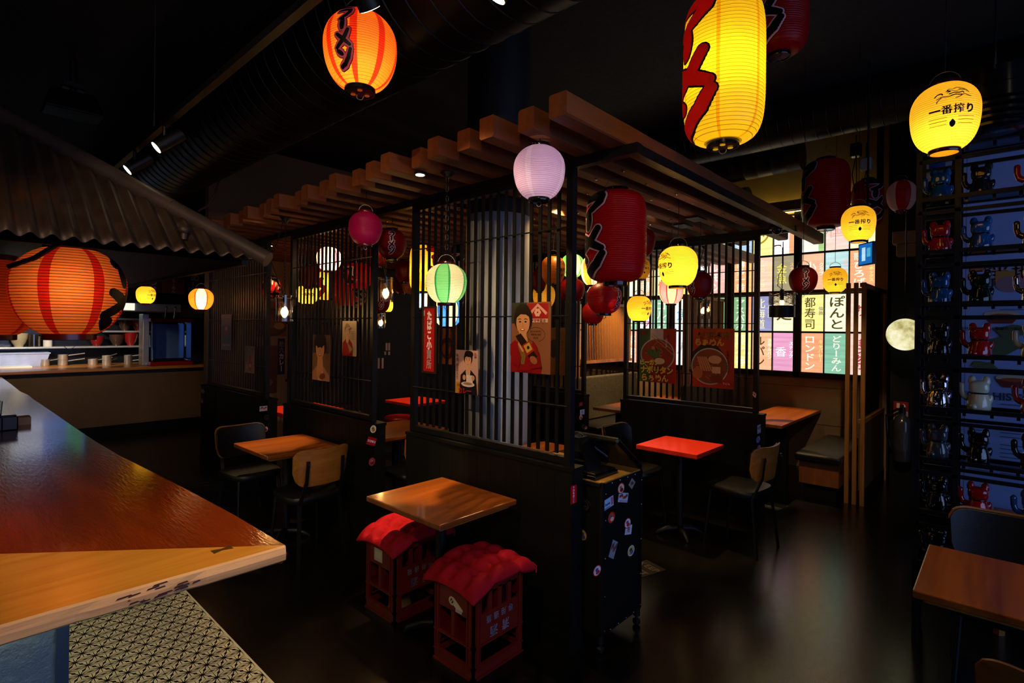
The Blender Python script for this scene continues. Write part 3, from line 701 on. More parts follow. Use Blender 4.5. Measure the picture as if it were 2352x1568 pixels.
# ---- outside the canopy
lantern('orange striped lantern with black and pink lettering, high above the left of the canopy', (744, 912, 36, 206), 2.45, 'round', ('#ff8420', '#e03010'), 1.9, .12, 'ramen', -.46, CAPB, G_OUT, 'ceiling', 32, 64, stripes=st(8, 10, 15), bulb=-.45, holes=True)
lantern('big long yellow lantern with red lettering at the top of the photo', (1568, 1756, -16, 340), 2.3, 'barrel', ('#ffd21e', '#f0a80a'), 2.0, .26, 'bigred', -.87, CAPB, G_OUT, 'ceiling', 42, 72, stripes=st(6, 9, 12), bulb=-.05, holes=True)
lantern('long dark red lantern half hidden behind the big yellow one', (1722, 1858, -72, 132), 2.85, 'barrel', ('#a8090e',), 0, .012, 'bigramen', -.55, CAPB, G_OUT, 'ceiling', 40, 64)
lantern('yellow beer lantern with black emblem in front of the cat shelf', (2087, 2252, 198, 346), 2.4, 'apple', (YL,), 1.1, .26, 'kirin', .22, CAPD, G_OUT, 'ceiling', 30, 72, bulb=-.5, capopen=True)
lantern('pale lavender lantern in front of the corner post', (1180, 1297, 338, 457), 2.55, 'round', ('#dcb8dc', '#e8cce8'), .4, .08, None, None, CAPB, G_OUT, 'beam', 30, 56, stripes=st(4, 12, 30), handle=False, trans=.45)
lantern('bright magenta pink lantern below the beam ends', (801, 878, 488, 562), 3.6, 'round', ('#b0124e',), .06, .015, None, None, CAPR, G_OUT, 'beam', 28, 48, trans=.4)
lantern('green and cream striped lantern on a long chain', (978, 1072, 607, 696), 3.1, 'round', ('#f3dcb0', '#74c47a', '#2e8a48'), .7, .10, None, None, CAPD, G_OUT, 'beam', 26, 64, stripes=panels(8, 77, 5), chain=True, bulb=-.35)
lantern('big red lantern hanging high in front of the window, left of the two', (1840, 1953, 364, 528), 5.6, 'barrel', ('#a00c10',), 0, .012, 'bigramen', -.9, CAPB, G_OUT, 3.66, 34, 48)
lantern('big red lantern behind the yellow beer lantern, lettering at its right edge', (1955, 2030, 410, 523), 5.7, 'barrel', ('#8e0c10',), 0, .01, 'bigramen', .5, CAPB, G_OUT, 'ceiling', 30, 48)
lantern('yellow beer lantern just below the two big red lanterns at the back', (1931, 2012, 475, 553), 4.5, 'apple', (YL,), .8, .28, 'kirin', .1, CAPB, G_OUT, 'ceiling', 26, 56, bulb=-.4, capopen=True)
lantern('red and white striped lantern left of the cat shelf', (2035, 2106, 416, 484), 5.05, 'round', ('#b01010', '#d8b8b8'), 0, .01, None, None, CAPR, G_OUT, 3.67, 24, 48, stripes=panels(6, 20, 0))
lantern('blue and white striped lantern behind the top of the cat shelf', (2110, 2186, 345, 417), 4.6, 'round', ('#2a48a8', '#a8b0d0'), 0, .01, None, None, CAPB, G_OUT, 'ceiling', 24, 48, stripes=panels(6, 20, 0))
lantern('red lantern with letters in front of the window, beside a small yellow one', (1811, 1878, 613, 673), 4.8, 'round', ('#8e0a0e',), 0, .012, 'ramen', .2, CAPB, G_OUT, 'ceiling', 24, 48)
lantern('small yellow beer lantern low in front of the sign window at the right', (1889, 1947, 615, 671), 6.0, 'apple', (YL,), .6, .26, 'kirin', .05, CAPB, G_OUT, 'ceiling', 22, 48, bulb=-.35, capopen=True)
# ---- under the canopy, right half
lantern('big red lantern with black lettering, largest one under the canopy', (1345, 1484, 434, 655), 3.2, 'barrel', ('#b80d14',), 0, .03, 'bigramen', -.86, CAPB, G_IN, 'beam', 42, 72)
lantern('bright yellow beer lantern right of the big red lantern', (1512, 1602, 567, 657), 3.7, 'apple', (YL,), 1.5, .45, 'kirin', -.78, CAPB, G_IN, 'beam', 28, 56, bulb=-.25, capopen=True)
lantern('red round lantern just behind the right edge of the big red lantern', (1440, 1505, 522, 590), 4.2, 'round', ('#8a0a0e',), 0, .012, None, None, CAPB, G_IN, 'beam', 24, 40)
lantern('dull yellow beer lantern peeking out behind the big red lantern', (1452, 1493, 594, 641), 4.9, 'apple', ('#c88a18',), .15, .08, 'kirin', .4, CAPB, G_IN, 'beam', 20, 40)
lantern('dim lit pink and cream striped lantern under the bright yellow one', (1513, 1570, 637, 698), 4.8, 'round', ('#f6d8a0', '#f0a0a0', '#d83830'), 1.0, .24, None, None, CAPD, G_IN, 'beam', 24, 60, stripes=panels(8, 20, 4), bulb=-.2)
lantern('yellow beer lantern hanging low between red lantern and noodle poster', (1440, 1496, 680, 737), 4.62, 'apple', (YL,), .7, .25, 'kirin', .75, CAPB, G_IN, 'beam', 24, 48, bulb=-.3, chain=True)
lantern('dark red lantern right of the bright yellow lantern', (1577, 1638, 625, 684), 4.35, 'round', ('#8a0a0e',), 0, .012, 'ramen', -.6, CAPB, G_IN, 'beam', 24, 40)
lantern('red lantern with black letters right below the big red lantern', (1348, 1428, 650, 720), 3.9, 'round', ('#a50b10',), 0, .014, 'ramen', .82, CAPB, G_IN, 'beam', 24, 48)
lantern('lowest red lantern, in front of the wooden lattice', (1337, 1387, 695, 744), 4.5, 'round', ('#a00b10',), 0, .012, None, None, CAPB, G_IN, 'beam', 22, 40)
lantern('cream and orange striped lantern behind the left edge of the big red one', (1334, 1386, 588, 655), 4.7, 'round', ('#fbe6b4', '#f4a032', '#e07018'), 1.3, .35, None, None, CAPB, G_IN, 'beam', 24, 56, stripes=panels(8, 8, 4))
lantern('lime green and cream lantern right behind the corner post', (1288, 1341, 584, 637), 5.2, 'round', ('#f2f0b0', '#8ed060', '#5aa838'), 1.3, .35, None, None, CAPR, G_IN, 'beam', 22, 48, stripes=panels(6, 12, 5))
lantern('dark red lantern half behind the corner post', (1284, 1343, 640, 692), 4.6, 'round', ('#7e090d',), 0, .012, None, None, CAPB, G_IN, 'beam', 22, 40)
lantern('dark red lantern tucked behind the orange striped one', (1322, 1356, 630, 670), 5.6, 'round', ('#6e080c',), 0, .01, None, None, CAPB, G_IN, 'beam', 18, 32)
lantern('unlit amber beer lantern seen through the slats left of the corner post', (1243, 1298, 589, 652), 4.4, 'apple', ('#b06a14',), 0, .03, 'kirin', .75, CAPB, G_IN, 'beam', 22, 40)
lantern('red lantern behind the slats above the woman poster', (1222, 1256, 616, 670), 5.0, 'round', ('#8a0a0e',), 0, .012, None, None, CAPB, G_IN, 'beam', 18, 32)
lantern('pale amber lantern right above the woman poster', (1224, 1275, 652, 708), 5.5, 'round', ('#d89a2a',), .4, .12, None, None, CAPB, G_IN, 'beam', 18, 32)
# ---- under the canopy, left half
lantern('red lantern with black letters right of the magenta one', (866, 933, 528, 594), 4.4, 'round', ('#8c0a0e',), 0, .012, 'ramen', 0., CAPB, G_IN, 'beam', 26, 48)
lantern('red lantern half hidden behind the magenta one', (838, 893, 545, 612), 5.1, 'round', ('#8e0a0e',), 0, .012, None, None, CAPB, G_IN, 'beam', 20, 36)
lantern('red round lantern with black lettering behind the right end of the middle screen', (788, 858, 604, 664), 5.3, 'round', ('#b81016',), .2, .05, '処', -.75, CAPB, G_IN, 'beam', 20, 40)
lantern('large red long lantern low behind the middle screen', (766, 842, 612, 706), 6.2, 'barrel', ('#a80d12',), .3, .04, 'bigramen', .75, CAPB, G_IN, 'beam', 26, 40)
lantern('cream lit lantern with pink stripes behind the middle screen', (727, 784, 568, 622), 5.0, 'round', ('#fbe8b8', '#f0a8a8', '#d85878'), 2.2, .5, None, None, CAPR, G_IN, 'beam', 22, 56, stripes=panels(8, 10, 4))
lantern('dark red lantern behind the middle screen above a yellow one', (686, 733, 610, 661), 5.3, 'round', ('#8a0a0c',), 0, .012, None, None, CAPB, G_IN, 'beam', 20, 36)
lantern('wide yellow beer lantern low behind the middle screen', (680, 731, 655, 698), 6.0, 'apple', (YL,), 1.5, .5, 'kirin', 0., CAPB, G_IN, 'beam', 18, 40)
lantern('long yellow lantern below the cream lit one', (730, 760, 600, 692), 6.4, 'barrel', (YL,), 1.5, .5, 'bigred', -.95, CAPB, G_IN, 'beam', 26, 40)
lantern('red lantern with black letters between two glass pendant lamps', (852, 896, 668, 717), 5.8, 'round', ('#8a0a0e',), 0, .012, 'ramen', .1, CAPB, G_IN, 'beam', 20, 40)
lantern('small bright yellow lantern behind the low red lettered lantern', (878, 903, 688, 716), 6.8, 'apple', (YL,), .8, .5, None, None, CAPB, G_IN, 'beam', 14, 32)
lantern('long yellow lantern beside the left post of the long screen', (941, 1003, 560, 673), 5.0, 'barrel', (YL, '#e8a80c'), 2.6, .38, 'bigred', .85, CAPB, G_IN, 'beam', 30, 48, stripes=st(6, 9, 12))
lantern('dark red lantern just left of the long yellow one', (908, 948, 598, 648), 5.6, 'round', ('#6e080c',), 0, .012, None, None, CAPB, G_IN, 'beam', 18, 32)
lantern('crimson lantern lowest in the dark cluster left of the long yellow one', (903, 941, 632, 674), 6.0, 'round', ('#6a0818',), 0, .012, None, None, CAPR, G_IN, 'beam', 18, 32)
lantern('dull orange lantern in the cluster left of the long yellow one', (924, 950, 642, 674), 5.8, 'round', ('#a85a18',), 0, .03, None, None, CAPB, G_IN, 'beam', 16, 32)
lantern('cream and blue lantern below the long yellow lantern', (953, 988, 664, 707), 6.4, 'round', ('#fbe9b8', '#8fb2e0', '#4a7ac0'), 1.4, .5, None, None, CAPB, G_IN, 'beam', 18, 40, stripes=panels(8, 4, 3))
lantern('blue and cream striped lantern directly below the green one', (996, 1061, 684, 750), 4.6, 'round', ('#fbe2a8', '#3f86d8', '#1e50a0'), 1.6, .3, None, None, CAPD, G_IN, 'beam', 24, 56, stripes=panels(8, 0, 4))
lantern('long dark red lantern beside the grey column', (1036, 1066, 555, 720), 5.6, 'barrel', ('#900b0f',), .2, .03, 'bigramen', -.4, CAPB, G_IN, 'beam', 30, 40)
lantern('red lantern with bold black and cream lettering in the gap between two screens', (598, 647, 636, 682), 6.3, 'round', ('#a80e12',), .15, .04, '処', .1, CAPB, G_IN, 'beam', 18, 40, tsize=.22)
# ---- kitchen side
KG = 'lanterns hanging at the kitchen and bar'
lantern('small yellow beer lantern in front of the kitchen hood', (312, 358, 658, 697), 7.0, 'apple', (YL,), .8, .35, 'kirin', .7, CAPR, KG, 2.3, 20, 48)
lantern('small orange and cream lantern at the kitchen, beside the farthest screen', (433, 491, 663, 711), 6.0, 'round', ('#ff8420', '#fff0c0', '#c84410'), 1.7, .3, None, None, CAPR, KG, 2.3, 20, 56, stripes=panels(6, 90, 3), bulb=-.1)
lantern('huge orange lantern with jagged black lettering at its right edge, under the corrugated roof', (24, 298, 572, 768), 3.25, 'round', ('#ff7c30', '#d8220a'), 1.25, .02, 'bigblack', .93, DARKRED, KG, 2.2, 30, 96, stripes=st(7, 11, 30), bulb=.05, tsize=.185, fwd=.6, hoopk=.12, capr=.46, handle=False, rings=.1)
lantern('second huge orange lantern cut off by the left photo edge', (-150, 112, 596, 770), 3.7, 'round', ('#c23a10', '#a01808'), 1.0, .03, None, None, DARKRED, KG, 2.2, 28, 80, stripes=st(7, 11, 12), bulb=-.3, capr=.46, handle=False, rings=.1)
# ================================================================ glass pendant lamps
GL = glass('clear_glass', '#fff6ea'); BULB = emit('filament_bulb', '#ffdf9a', 9); TAGP = attr_mat('paper_tag', .6)
def pendant(label, box, t, ztop=2.61, watts=5, tags=True, group='glass cylinder pendant lamps'):
    x0, x1, y0, y1 = box; c = at_t((x0+x1)/2, (y0+y1)/2, t); R = (x1-x0)*t/FPX/2*.95; H = (y1-y0)*t/FPX/2*.93
    P = thing('glass_pendant_lamp', label, 'pendant lamp', c, 0, group)
    GC = build('glass_cylinder', MB().lathe([(R, -H), (R, H)], 32, capb=False, capt=False).lathe([(R*.965, H), (R*.965, -H)], 32, capb=False, capt=False), GL, P, smooth=True)
    build('cross_rod', MB().tube([(-R*1.25, 0, H*.82), (R*1.25, 0, H*.82)], .005, 8).ell((-R*1.25, 0, H*.82), (.011,)*3, 8, 6).ell((R*1.25, 0, H*.82), (.011,)*3, 8, 6), BLACKM, P)
    SK = build('socket', MB().lathe([(R*.2, H*.15), (R*.24, H*.3), (R*.24, H*.7), (R*.12, H*.85)], 16), BLACKP, P, smooth=True)
    build('light_bulb', MB().lathe([(.004, -H*.72), (R*.2, -H*.66), (R*.42, -H*.42), (R*.45, -H*.25), (R*.3, 0), (R*.16, H*.15)], 20), BULB, SK, smooth=True)
    zt = ztop-c.z; m = MB(); z = H*.85; k = 0
    while z < zt-.03:
        m.tube([(.007*math.cos(a)*(k % 2), .007*math.cos(a)*(1-k % 2), z+.016+.018*math.sin(a)) for a in [2*PI*i/8 for i in range(8)]], .002, 4, closed=True); z += .028; k += 1
    build('chain', m, mat('dark_chain', '#1a1715', .4, .8), P)
    cv = [(0, 0, H*.85), (-.05, .02, H+.12), (-.11, .03, H+.3), (-.06, .02, (H+zt)/2+.1), (-.02, 0, zt-.03)] if zt > H+.5 else [(0, 0, H*.85), (-.04, .02, (H+zt)/2), (0, 0, zt-.03)]
    build('cable', MB().tube(cv, .004, 6), BLACKM, P, smooth=True)
    build('ceiling_rose', MB().lathe([(.012, zt-.05), (.04, zt-.012), (.045, zt)], 18), BLACKM, P)
    if tags:
        for a, z, q in ((-.9, .35, .3), (-.35, -.1, -.5), (-2.4, .25, .2)):
            o = Vector((R*.9*math.cos(a), R*.9*math.sin(a), H*z)); cvs = Canvas(R*.55, R*.75, '#e8cdb0', 0); cvs.ell(0, 0, R*.12, R*.2, '#c88a78'); cvs.line([(-R*.15, R*.2), (R*.15, R*.22)], R*.04, '#8a4a40')
            build('paper_tag', cvs.mb(o, (-math.sin(a)*math.cos(q), math.cos(a)*math.cos(q), math.sin(q)), (math.sin(a)*math.sin(q), -math.cos(a)*math.sin(q), math.cos(q)), False), TAGP, GC)
    l = bpy.data.lights.new('bulb_light', 'POINT'); l.energy = watts; l.color = lin('#ffcf86'); l.shadow_soft_size = .03
    lo = bpy.data.objects.new('bulb_light', l); COL.objects.link(lo); lo.parent = P; lo.location = (0, -R*.6, -H*.3)
pendant('glass cylinder pendant lamp hanging in front of the gap between two screens', (634, 673, 676, 740), 4.45)
pendant('glass cylinder pendant lamp hanging right of the middle screen', (868, 904, 635, 695), 4.9)
pendant('smaller glass pendant lamp low behind the red lettered lantern', (862, 887, 717, 755), 6.4)
pendant('glass pendant lamp behind the dark red lantern above the right noodle poster', (1602, 1632, 690, 726), 5.6, watts=3)
dp = thing('dark_pendant_lamp', 'black metal pendant lamp with patterned glass in front of the cream sign pane', 'pendant lamp', at_t(1796, 700, 5.9))
R_, H_, c_ = .13, .135, (0, 0, 0)
build('lower_shade', MB().lathe([(R_, -H_), (R_, -.01)], 28, capb=False, capt=False).lathe([(R_*.96, -.01), (R_*.96, -H_)], 28, capb=False, capt=False), BLACKM, dp, smooth=True)
build('glass_band', MB().lathe([(R_, 0), (R_, H_)], 28, capb=False, capt=False), GL, dp, smooth=True)
wb = MB()
for k in range(10): wb.tube([(R_*1.01*math.cos(a), R_*1.01*math.sin(a), .012+k*.0125+.005*math.sin(a*9+k)) for a in [2*PI*i/48 for i in range(48)]], .0022, 4, closed=True)
build('wire_pattern', wb, BLACKM, dp); build('socket', MB().lathe([(.018, .05), (.022, .12), (.022, .17)], 12), BLACKP, dp)
build('light_bulb', MB().ell((0, 0, .03), (.025, .025, .03)), BULB, dp, smooth=True)
cm = MB(); z = .15
while z < 2.61-at_t(1796, 700, 5.9).z:
    cm.tube([(.009*math.cos(a), 0, z+.016+.018*math.sin(a)) for a in [2*PI*i/8 for i in range(8)]], .0025, 4, closed=True); z += .03
build('chain', cm, mat('dark_chain', '#1a1715', .4, .8), dp); build('cable', MB().tube([(0, 0, .17), (-.16, 0, .2), (-.12, 0, .32), (.03, 0, .42), (.02, 0, .7)], .004, 6), BLACKM, dp)
# big dark metal lamp at the upper right and the glowing globe
bl = thing('black_metal_lamp', 'large black metal lamp with a wire handle behind the yellow beer lantern at upper right', 'lamp', at_t(2285, 240, 2.5))
build('lamp_drum', MB().lathe([(.10, -.02), (.135, 0), (.135, .06), (.13, .065), (.13, .14), (.06, .15)], 36), BLACKP, bl, smooth=True)
for k, (r, z) in enumerate(((.16, -.045), (.15, -.075), (.135, -.10), (.11, -.125))): build('shade_ring', MB().lathe([(r*.9, z), (r, z+.008), (r, z+.02), (r*.9, z+.024)], 36), BLACKP, bl, smooth=True)
build('wire_handle', MB().tube([(.13*math.cos(a), 0, .12+.12*math.sin(a)) for a in [PI*i/16 for i in range(17)]], .003, 6), WIRE, bl)
build('cable', MB().tube([(0, 0, .24), (0, 0, ZC-at_t(2285, 240, 2.5).z)], .004, 6), BLACKM, bl)
mt = NT('glowing_globe'); n_ = mt.noise(mt.coord(), 7, 5, .6); e_ = mt.new('ShaderNodeEmission'); mt.link(mt.ramp(n_, [(.36, '#a89c5c'), (.5, '#e0d8a0'), (.62, '#f8f2cc')]), e_.inputs[0]); e_.inputs[1].default_value = 1.05; mt.link(e_.outputs[0], mt.out.inputs[0])
gp = at_t(2079, 768, 5.1); mo = build('globe_lamp', MB().ell((0, 0, 0), (.152,)*3, 32, 20), mt.m, smooth=True); mo.location = gp
gl_ = thing('wall_globe_lamp', 'glowing moon-like round lamp left of the cat shelf', 'lamp', gp); mo.parent = gl_; mo.location = (0, 0, 0); mo.name = 'globe'
build('globe_stem', MB().tube([(0, 0, .15), (0, 0, ZC-gp.z)], .006, 6), BLACKM, gl_)
# ================================================================ tables and chairs
def square_table(x0, x1, y0, y1, label, top=TABLEW, edge=TABLEE, zt=.75, th=.03, group='square tables', under=True):
    t = thing('dining_table', label, 'table', ((x0+x1)/2, (y0+y1)/2, 0), 0, group); w, d = x1-x0, y1-y0
    build('tabletop', MB().box((-w/2, -d/2, zt-th), (w/2, d/2, zt)), top, t, bevel=.005)
    if under: build('top_support', MB().box((-w/2+.03, -d/2+.03, zt-th-.018), (w/2-.03, d/2-.03, zt-th)), edge, t, bevel=.004)
    build('column', MB().tube([(0, 0, .03), (0, 0, zt-th-.018)], .03, 20), BLACKM, t, smooth=True)
    for a in range(4): 
        c, s = math.cos(a*PI/2+PI/4), math.sin(a*PI/2+PI/4)
        build('foot', MB().tube([(0, 0, .05), (.1*c, .1*s, .05), (.18*c, .18*s, .02), (.195*c, .195*s, .0)], [.028, .026, .02, .012], 10), BLACKM, t, smooth=True)
    return t
TOPL = wood('table_top_lengthwise', '#4a1f08', '#8e4a14', .3, 'x', 4, .08, .25, .012)
square_table(1.672, 2.228, 2.0, 2.645, 'small square wooden table with a red crate stool on either side', TOPL)
square_table(1.672, 2.252, 3.958, 4.6, 'square wooden table standing between two chairs by the middle screen', TOPL)
square_table(4.005, 4.535, 1.735, 2.262, 'red square table in front of the screen with the noodle posters', REDTOP, BLACKW, .75, .038, under=False)
square_table(2.475, 3.07, -.75, .245, 'wooden table beside the cat shelf, cut off by the right photo edge', TOPL)
square_table(2.62, 3.36, 3.9, 4.58, 'wooden table inside the booth seen through the gap left of the long screen', TOPL)
square_table(4.08, 4.64, 5.42, 6.03, 'red table with glossy light streaks deep in the dark behind the long screen', REDTOP, BLACKW, .75, .038, under=False)
square_table(2.62, 3.3, 5.72, 6.4, 'bright red table in the gap between middle and farthest screen', REDTOP, BLACKW, .75, .05, under=False)
def chair_proto():
    t = thing('dining_chair', '', 'chair', (0, 0, 0), 0, 'bent plywood chairs with black seats')
    def pad(u, v, z):   # rounded squircle
        a = 2*PI*u; c, s = math.cos(a), math.sin(a); n = 4.2; k = (abs(c)**n+abs(s)**n)**(-1/n); return (.21*k*c*v*(1-.06*s*k), .205*k*s*v, z)
    m = MB(); n = 40; prof = [(.90, .435), (.97, .44), (1, .452), (1, .468), (.97, .48), (.86, .487), (.5, .484), (.15, .482)]
    for v, z in prof:
        for k in range(n): m.v.append(pad(k/n, v, z+(.006 if z > .46 else 0)*math.cos(2*PI*k/n)**2))
    for j in range(len(prof)-1):
        for k in range(n): m.f.append((j*n+k, j*n+(k+1) % n, (j+1)*n+(k+1) % n, (j+1)*n+k)); m.mi.append(0)
    m.f += [tuple(range(n))[::-1], tuple((len(prof)-1)*n+k for k in range(n))]; m.mi += [0, 0]
    build('seat', m, LEATHER, t, smooth=True)
    def back(off, th, inset, name, mt):
        m = MB(); nx = 26
        for i in range(nx+1):
            u = -1+2*i/nx; x = u*(.212-inset); cr = max(0, (abs(u)-.62)/.38); q = (1-math.sqrt(max(0, 1-cr*cr)))
            zt_ = .83-inset-.055*q+.012*u*u; zb = .565+inset+.10*q+.0*u; y = -.245+.05*u*u+off
            for z, yy in ((zb, y), (zt_, y-.035*(zt_-zb)/.27), (zt_, y-.035*(zt_-zb)/.27+th), (zb, y+th)): m.v.append((x*(1+.03*(z-.7)/.13), yy, z))
        for i in range(nx):
            for e in range(4): m.f.append((i*4+e, (i+1)*4+e, (i+1)*4+(e+1) % 4, i*4+(e+1) % 4)); m.mi.append(0)
        m.f += [(0, 1, 2, 3), (nx*4+3, nx*4+2, nx*4+1, nx*4)]; m.mi += [0, 0]
        return build(name, m, mt, t, smooth=50, bevel=.004 if name == 'back_cushion' else 0)
    BK = back(0, .011, 0, 'backrest', PLYWOOD); back(.0125, .018, .006, 'back_cushion', LEATHER).parent = BK
    for s in (-1, 1):
        build('leg', MB().tube([(s*.165, .15, .44), (s*.19, .19, 0)], [.013, .009], 10), BLACKM, t, smooth=True)
        LG = build('leg', MB().bar((s*.185, -.235, 0), (s*.155, -.185, .44), .012, .026, up=(1, 0, 0)).bar((s*.155, -.185, .43), (s*.14, -.252, .6), .012, .026, up=(1, 0, 0)).bar((s*.14, -.252, .595), (s*.135, -.268, .755), .008, .024, up=(1, 0, 0)), BLACKM, t)
        build('screw', MB().tube([(s*.136, -.271, .735), (s*.136, -.2775, .735)], .006, 10), CHROME, LG)
    build('seat_frame', MB().tube([(-.165, .15, .43), (.165, .15, .43), (.15, -.18, .43), (-.15, -.18, .43)], .009, 8, closed=True), BLACKM, t)
    return t
CH0 = chair_proto(); _used = [0]
def chair(x, y, rz, label):
    o = CH0 if not _used[0] else copy_tree(CH0); _used[0] = 1
    o.location = (x, y, 0); o.rotation_euler = (0, 0, rz); o['label'] = label; return o
chair(1.93, 3.86, 0.03, 'plywood-back chair at the near side of the two-chair wooden table, seen from behind')
chair(1.86, 4.72, PI+.05, 'black-cushioned chair facing the camera at the far side of the two-chair wooden table')
chair(4.28, 2.42, PI-.05, 'chair with black backrest at the far side of the red table')
chair(4.40, 1.56, -.12, 'plywood-back chair at the near side of the red table')
chair(2.83, 3.80, .05, 'plywood-back chair half hidden behind the end of the middle screen')
chair(2.85, 4.70, PI-.05, 'chair with black backrest behind the wooden booth table left of the long screen')
chair(2.18, -.15, -PI/2+.06, 'plywood-back chair in the bottom right corner of the photo')
chair(3.30, -.02, PI/2+.03, 'chair with black backrest between the right table and the cat shelf')
# round red stool in the dark
rs = thing('red_stool', 'round glossy red stool below the streaky red table', 'stool', (3.75, 5.25, 0))
build('seat', MB().lathe([(.15, .62), (.17, .63), (.17, .65), (.15, .665), (.05, .668)], 32), REDLAC, rs, smooth=True); build('column', MB().lathe([(.15, 0), (.15, .015), (.03, .03), (.03, .62)], 20), BLACKM, rs, smooth=True)
# ================================================================ crate stools with tied cushions
def crate(label, x0, y0, rz, sticker):
    w, d, h = .365, .305, .425
    t = thing('beer_crate', label, 'crate', (x0, y0, 0), rz, 'red bottle crates used as stools')
    m = MB(); th = .012
    def wall(a, b, n, slots):  # a->b bottom corners, n inward normal; solid bands, open windows with ribs
        a = Vector(a); b = Vector(b); dv = (b-a).normalized(); L = (b-a).length; n = Vector(n)
        def panel(u0, u1, z0, z1, k=th): 
            P = [a+dv*u+n*q+Vector((0, 0, z)) for q in (0, k) for u, z in ((u0, z0), (u1, z0), (u1, z1), (u0, z1))]
            m.add(P, [(0,1,2,3),(7,6,5,4),(0,4,5,1),(1,5,6,2),(2,6,7,3),(3,7,4,0)])
        e = .045
        panel(0, e, 0, h); panel(L-e, L, 0, h)
        panel(e, L-e, 0, .05); panel(e, L-e, .045, .06)
        z0 = .155
        panel(e, L-e, z0, .30 if L > .33 else .16)
        if L > .33:
            k = 4
            for i in range(1, k): u = e+(L-2*e)*i/k; panel(u-.013, u+.013, .30, .405)
        else:
            panel(e, L-e, .285, h)
            panel(L/2-.012, L/2+.012, .155, .29)
        panel(e, L-e, .398, h)
        for z, o in ((0, .012), (.05, .008), (.15, .008)):      # flanges
            P0 = a-n*o+Vector((0, 0, z)); P = [P0-dv*o+dv*u+n*q+Vector((0, 0, zz)) for zz in (0, .008) for u, q in ((0, 0), (L+2*o, 0), (L+2*o, o+th), (0, o+th))]
            m.add(P, [(3,2,1,0),(4,5,6,7),(0,1,5,4),(1,2,6,5),(2,3,7,6),(3,0,4,7)])
        for u in (.02, L-.02, .043, L-.043):
            P = [a+dv*(u+s*.003)+n*q+Vector((0, 0, z)) for q in (-.006, 0) for s, z in ((-1, .06), (1, .06), (1, h), (-1, h))]
            m.add(P, [(0,1,2,3),(7,6,5,4),(0,4,5,1),(1,5,6,2),(2,6,7,3),(3,7,4,0)])
    wall((0, 0, 0), (w, 0, 0), (0, 1, 0), 1); wall((w, 0, 0), (w, d, 0), (-1, 0, 0), 0); wall((w, d, 0), (0, d, 0), (0, -1, 0), 1); wall((0, d, 0), (0, 0, 0), (1, 0, 0), 0)
    m.box((.01, .01, .15), (w-.01, d-.01, .156)); m.box((w/2-.004, .01, .156), (w/2+.004, d-.01, .40)); m.box((.01, d/2-.004, .156), (w-.01, d/2+.004, .40))
    CB = build('crate_body', m, CRATE, t)
    cv = Canvas(.27, .14, None, 0); cv.text('清酒', 0, .035, .058, '#cfd6f2', False, .03, 0, .95, .55); cv.text('専用通箱', 0, -.035, .040, '#cfd6f2', False, .03, 0, .9, .45)
    o = build('lettering', cv.mb((w/2, -.0012, .228), (-1, 0, 0), (0, 0, -1), False), STICK, CB)
    if sticker == 0:
        c2 = Canvas(.085, .075, '#b9a58e', 0); c2.rect(-.03, -.02, .03, .02, '#c9b8a0')
        build('sticker', c2.mb((-.0012, d*.55, .345), (0, -1, 0), (0, 0, 1), False), STICK, CB)
    else:
        c2 = Canvas(.11, .06, None, 0); c2.poly([(-.05, -.005), (-.02, .022), (.05, -.02), (.052, -.03), (.0, -.028)], '#d6bfa0'); c2.ell(-.03, .0, .024, .022, '#c9b9a4'); c2.ell(-.03, 0, .012, .012, '#4a1a12'); c2.line([(-.04, -.012), (-.02, .012)], .006, '#c9b9a4'); c2.rect(.0, -.042, .046, -.022, '#cfc6ba')
        c2.text('ロロロ', .023, -.032, .012, '#3a2a22')
        build('sticker', c2.mb((-.0012, d*.42, .335), (0, -1, 0), (0, 0, 1), False), STICK, CB)
    return t
CR1 = crate('red bottle crate nearest the camera, under the front cushion', 1.783, 1.872, 0., 1)
c2p = at_z(905.5, 1431.6, 0)
CR2 = crate('red bottle crate under the table, behind the front crate', c2p.x, c2p.y, 0., 0)
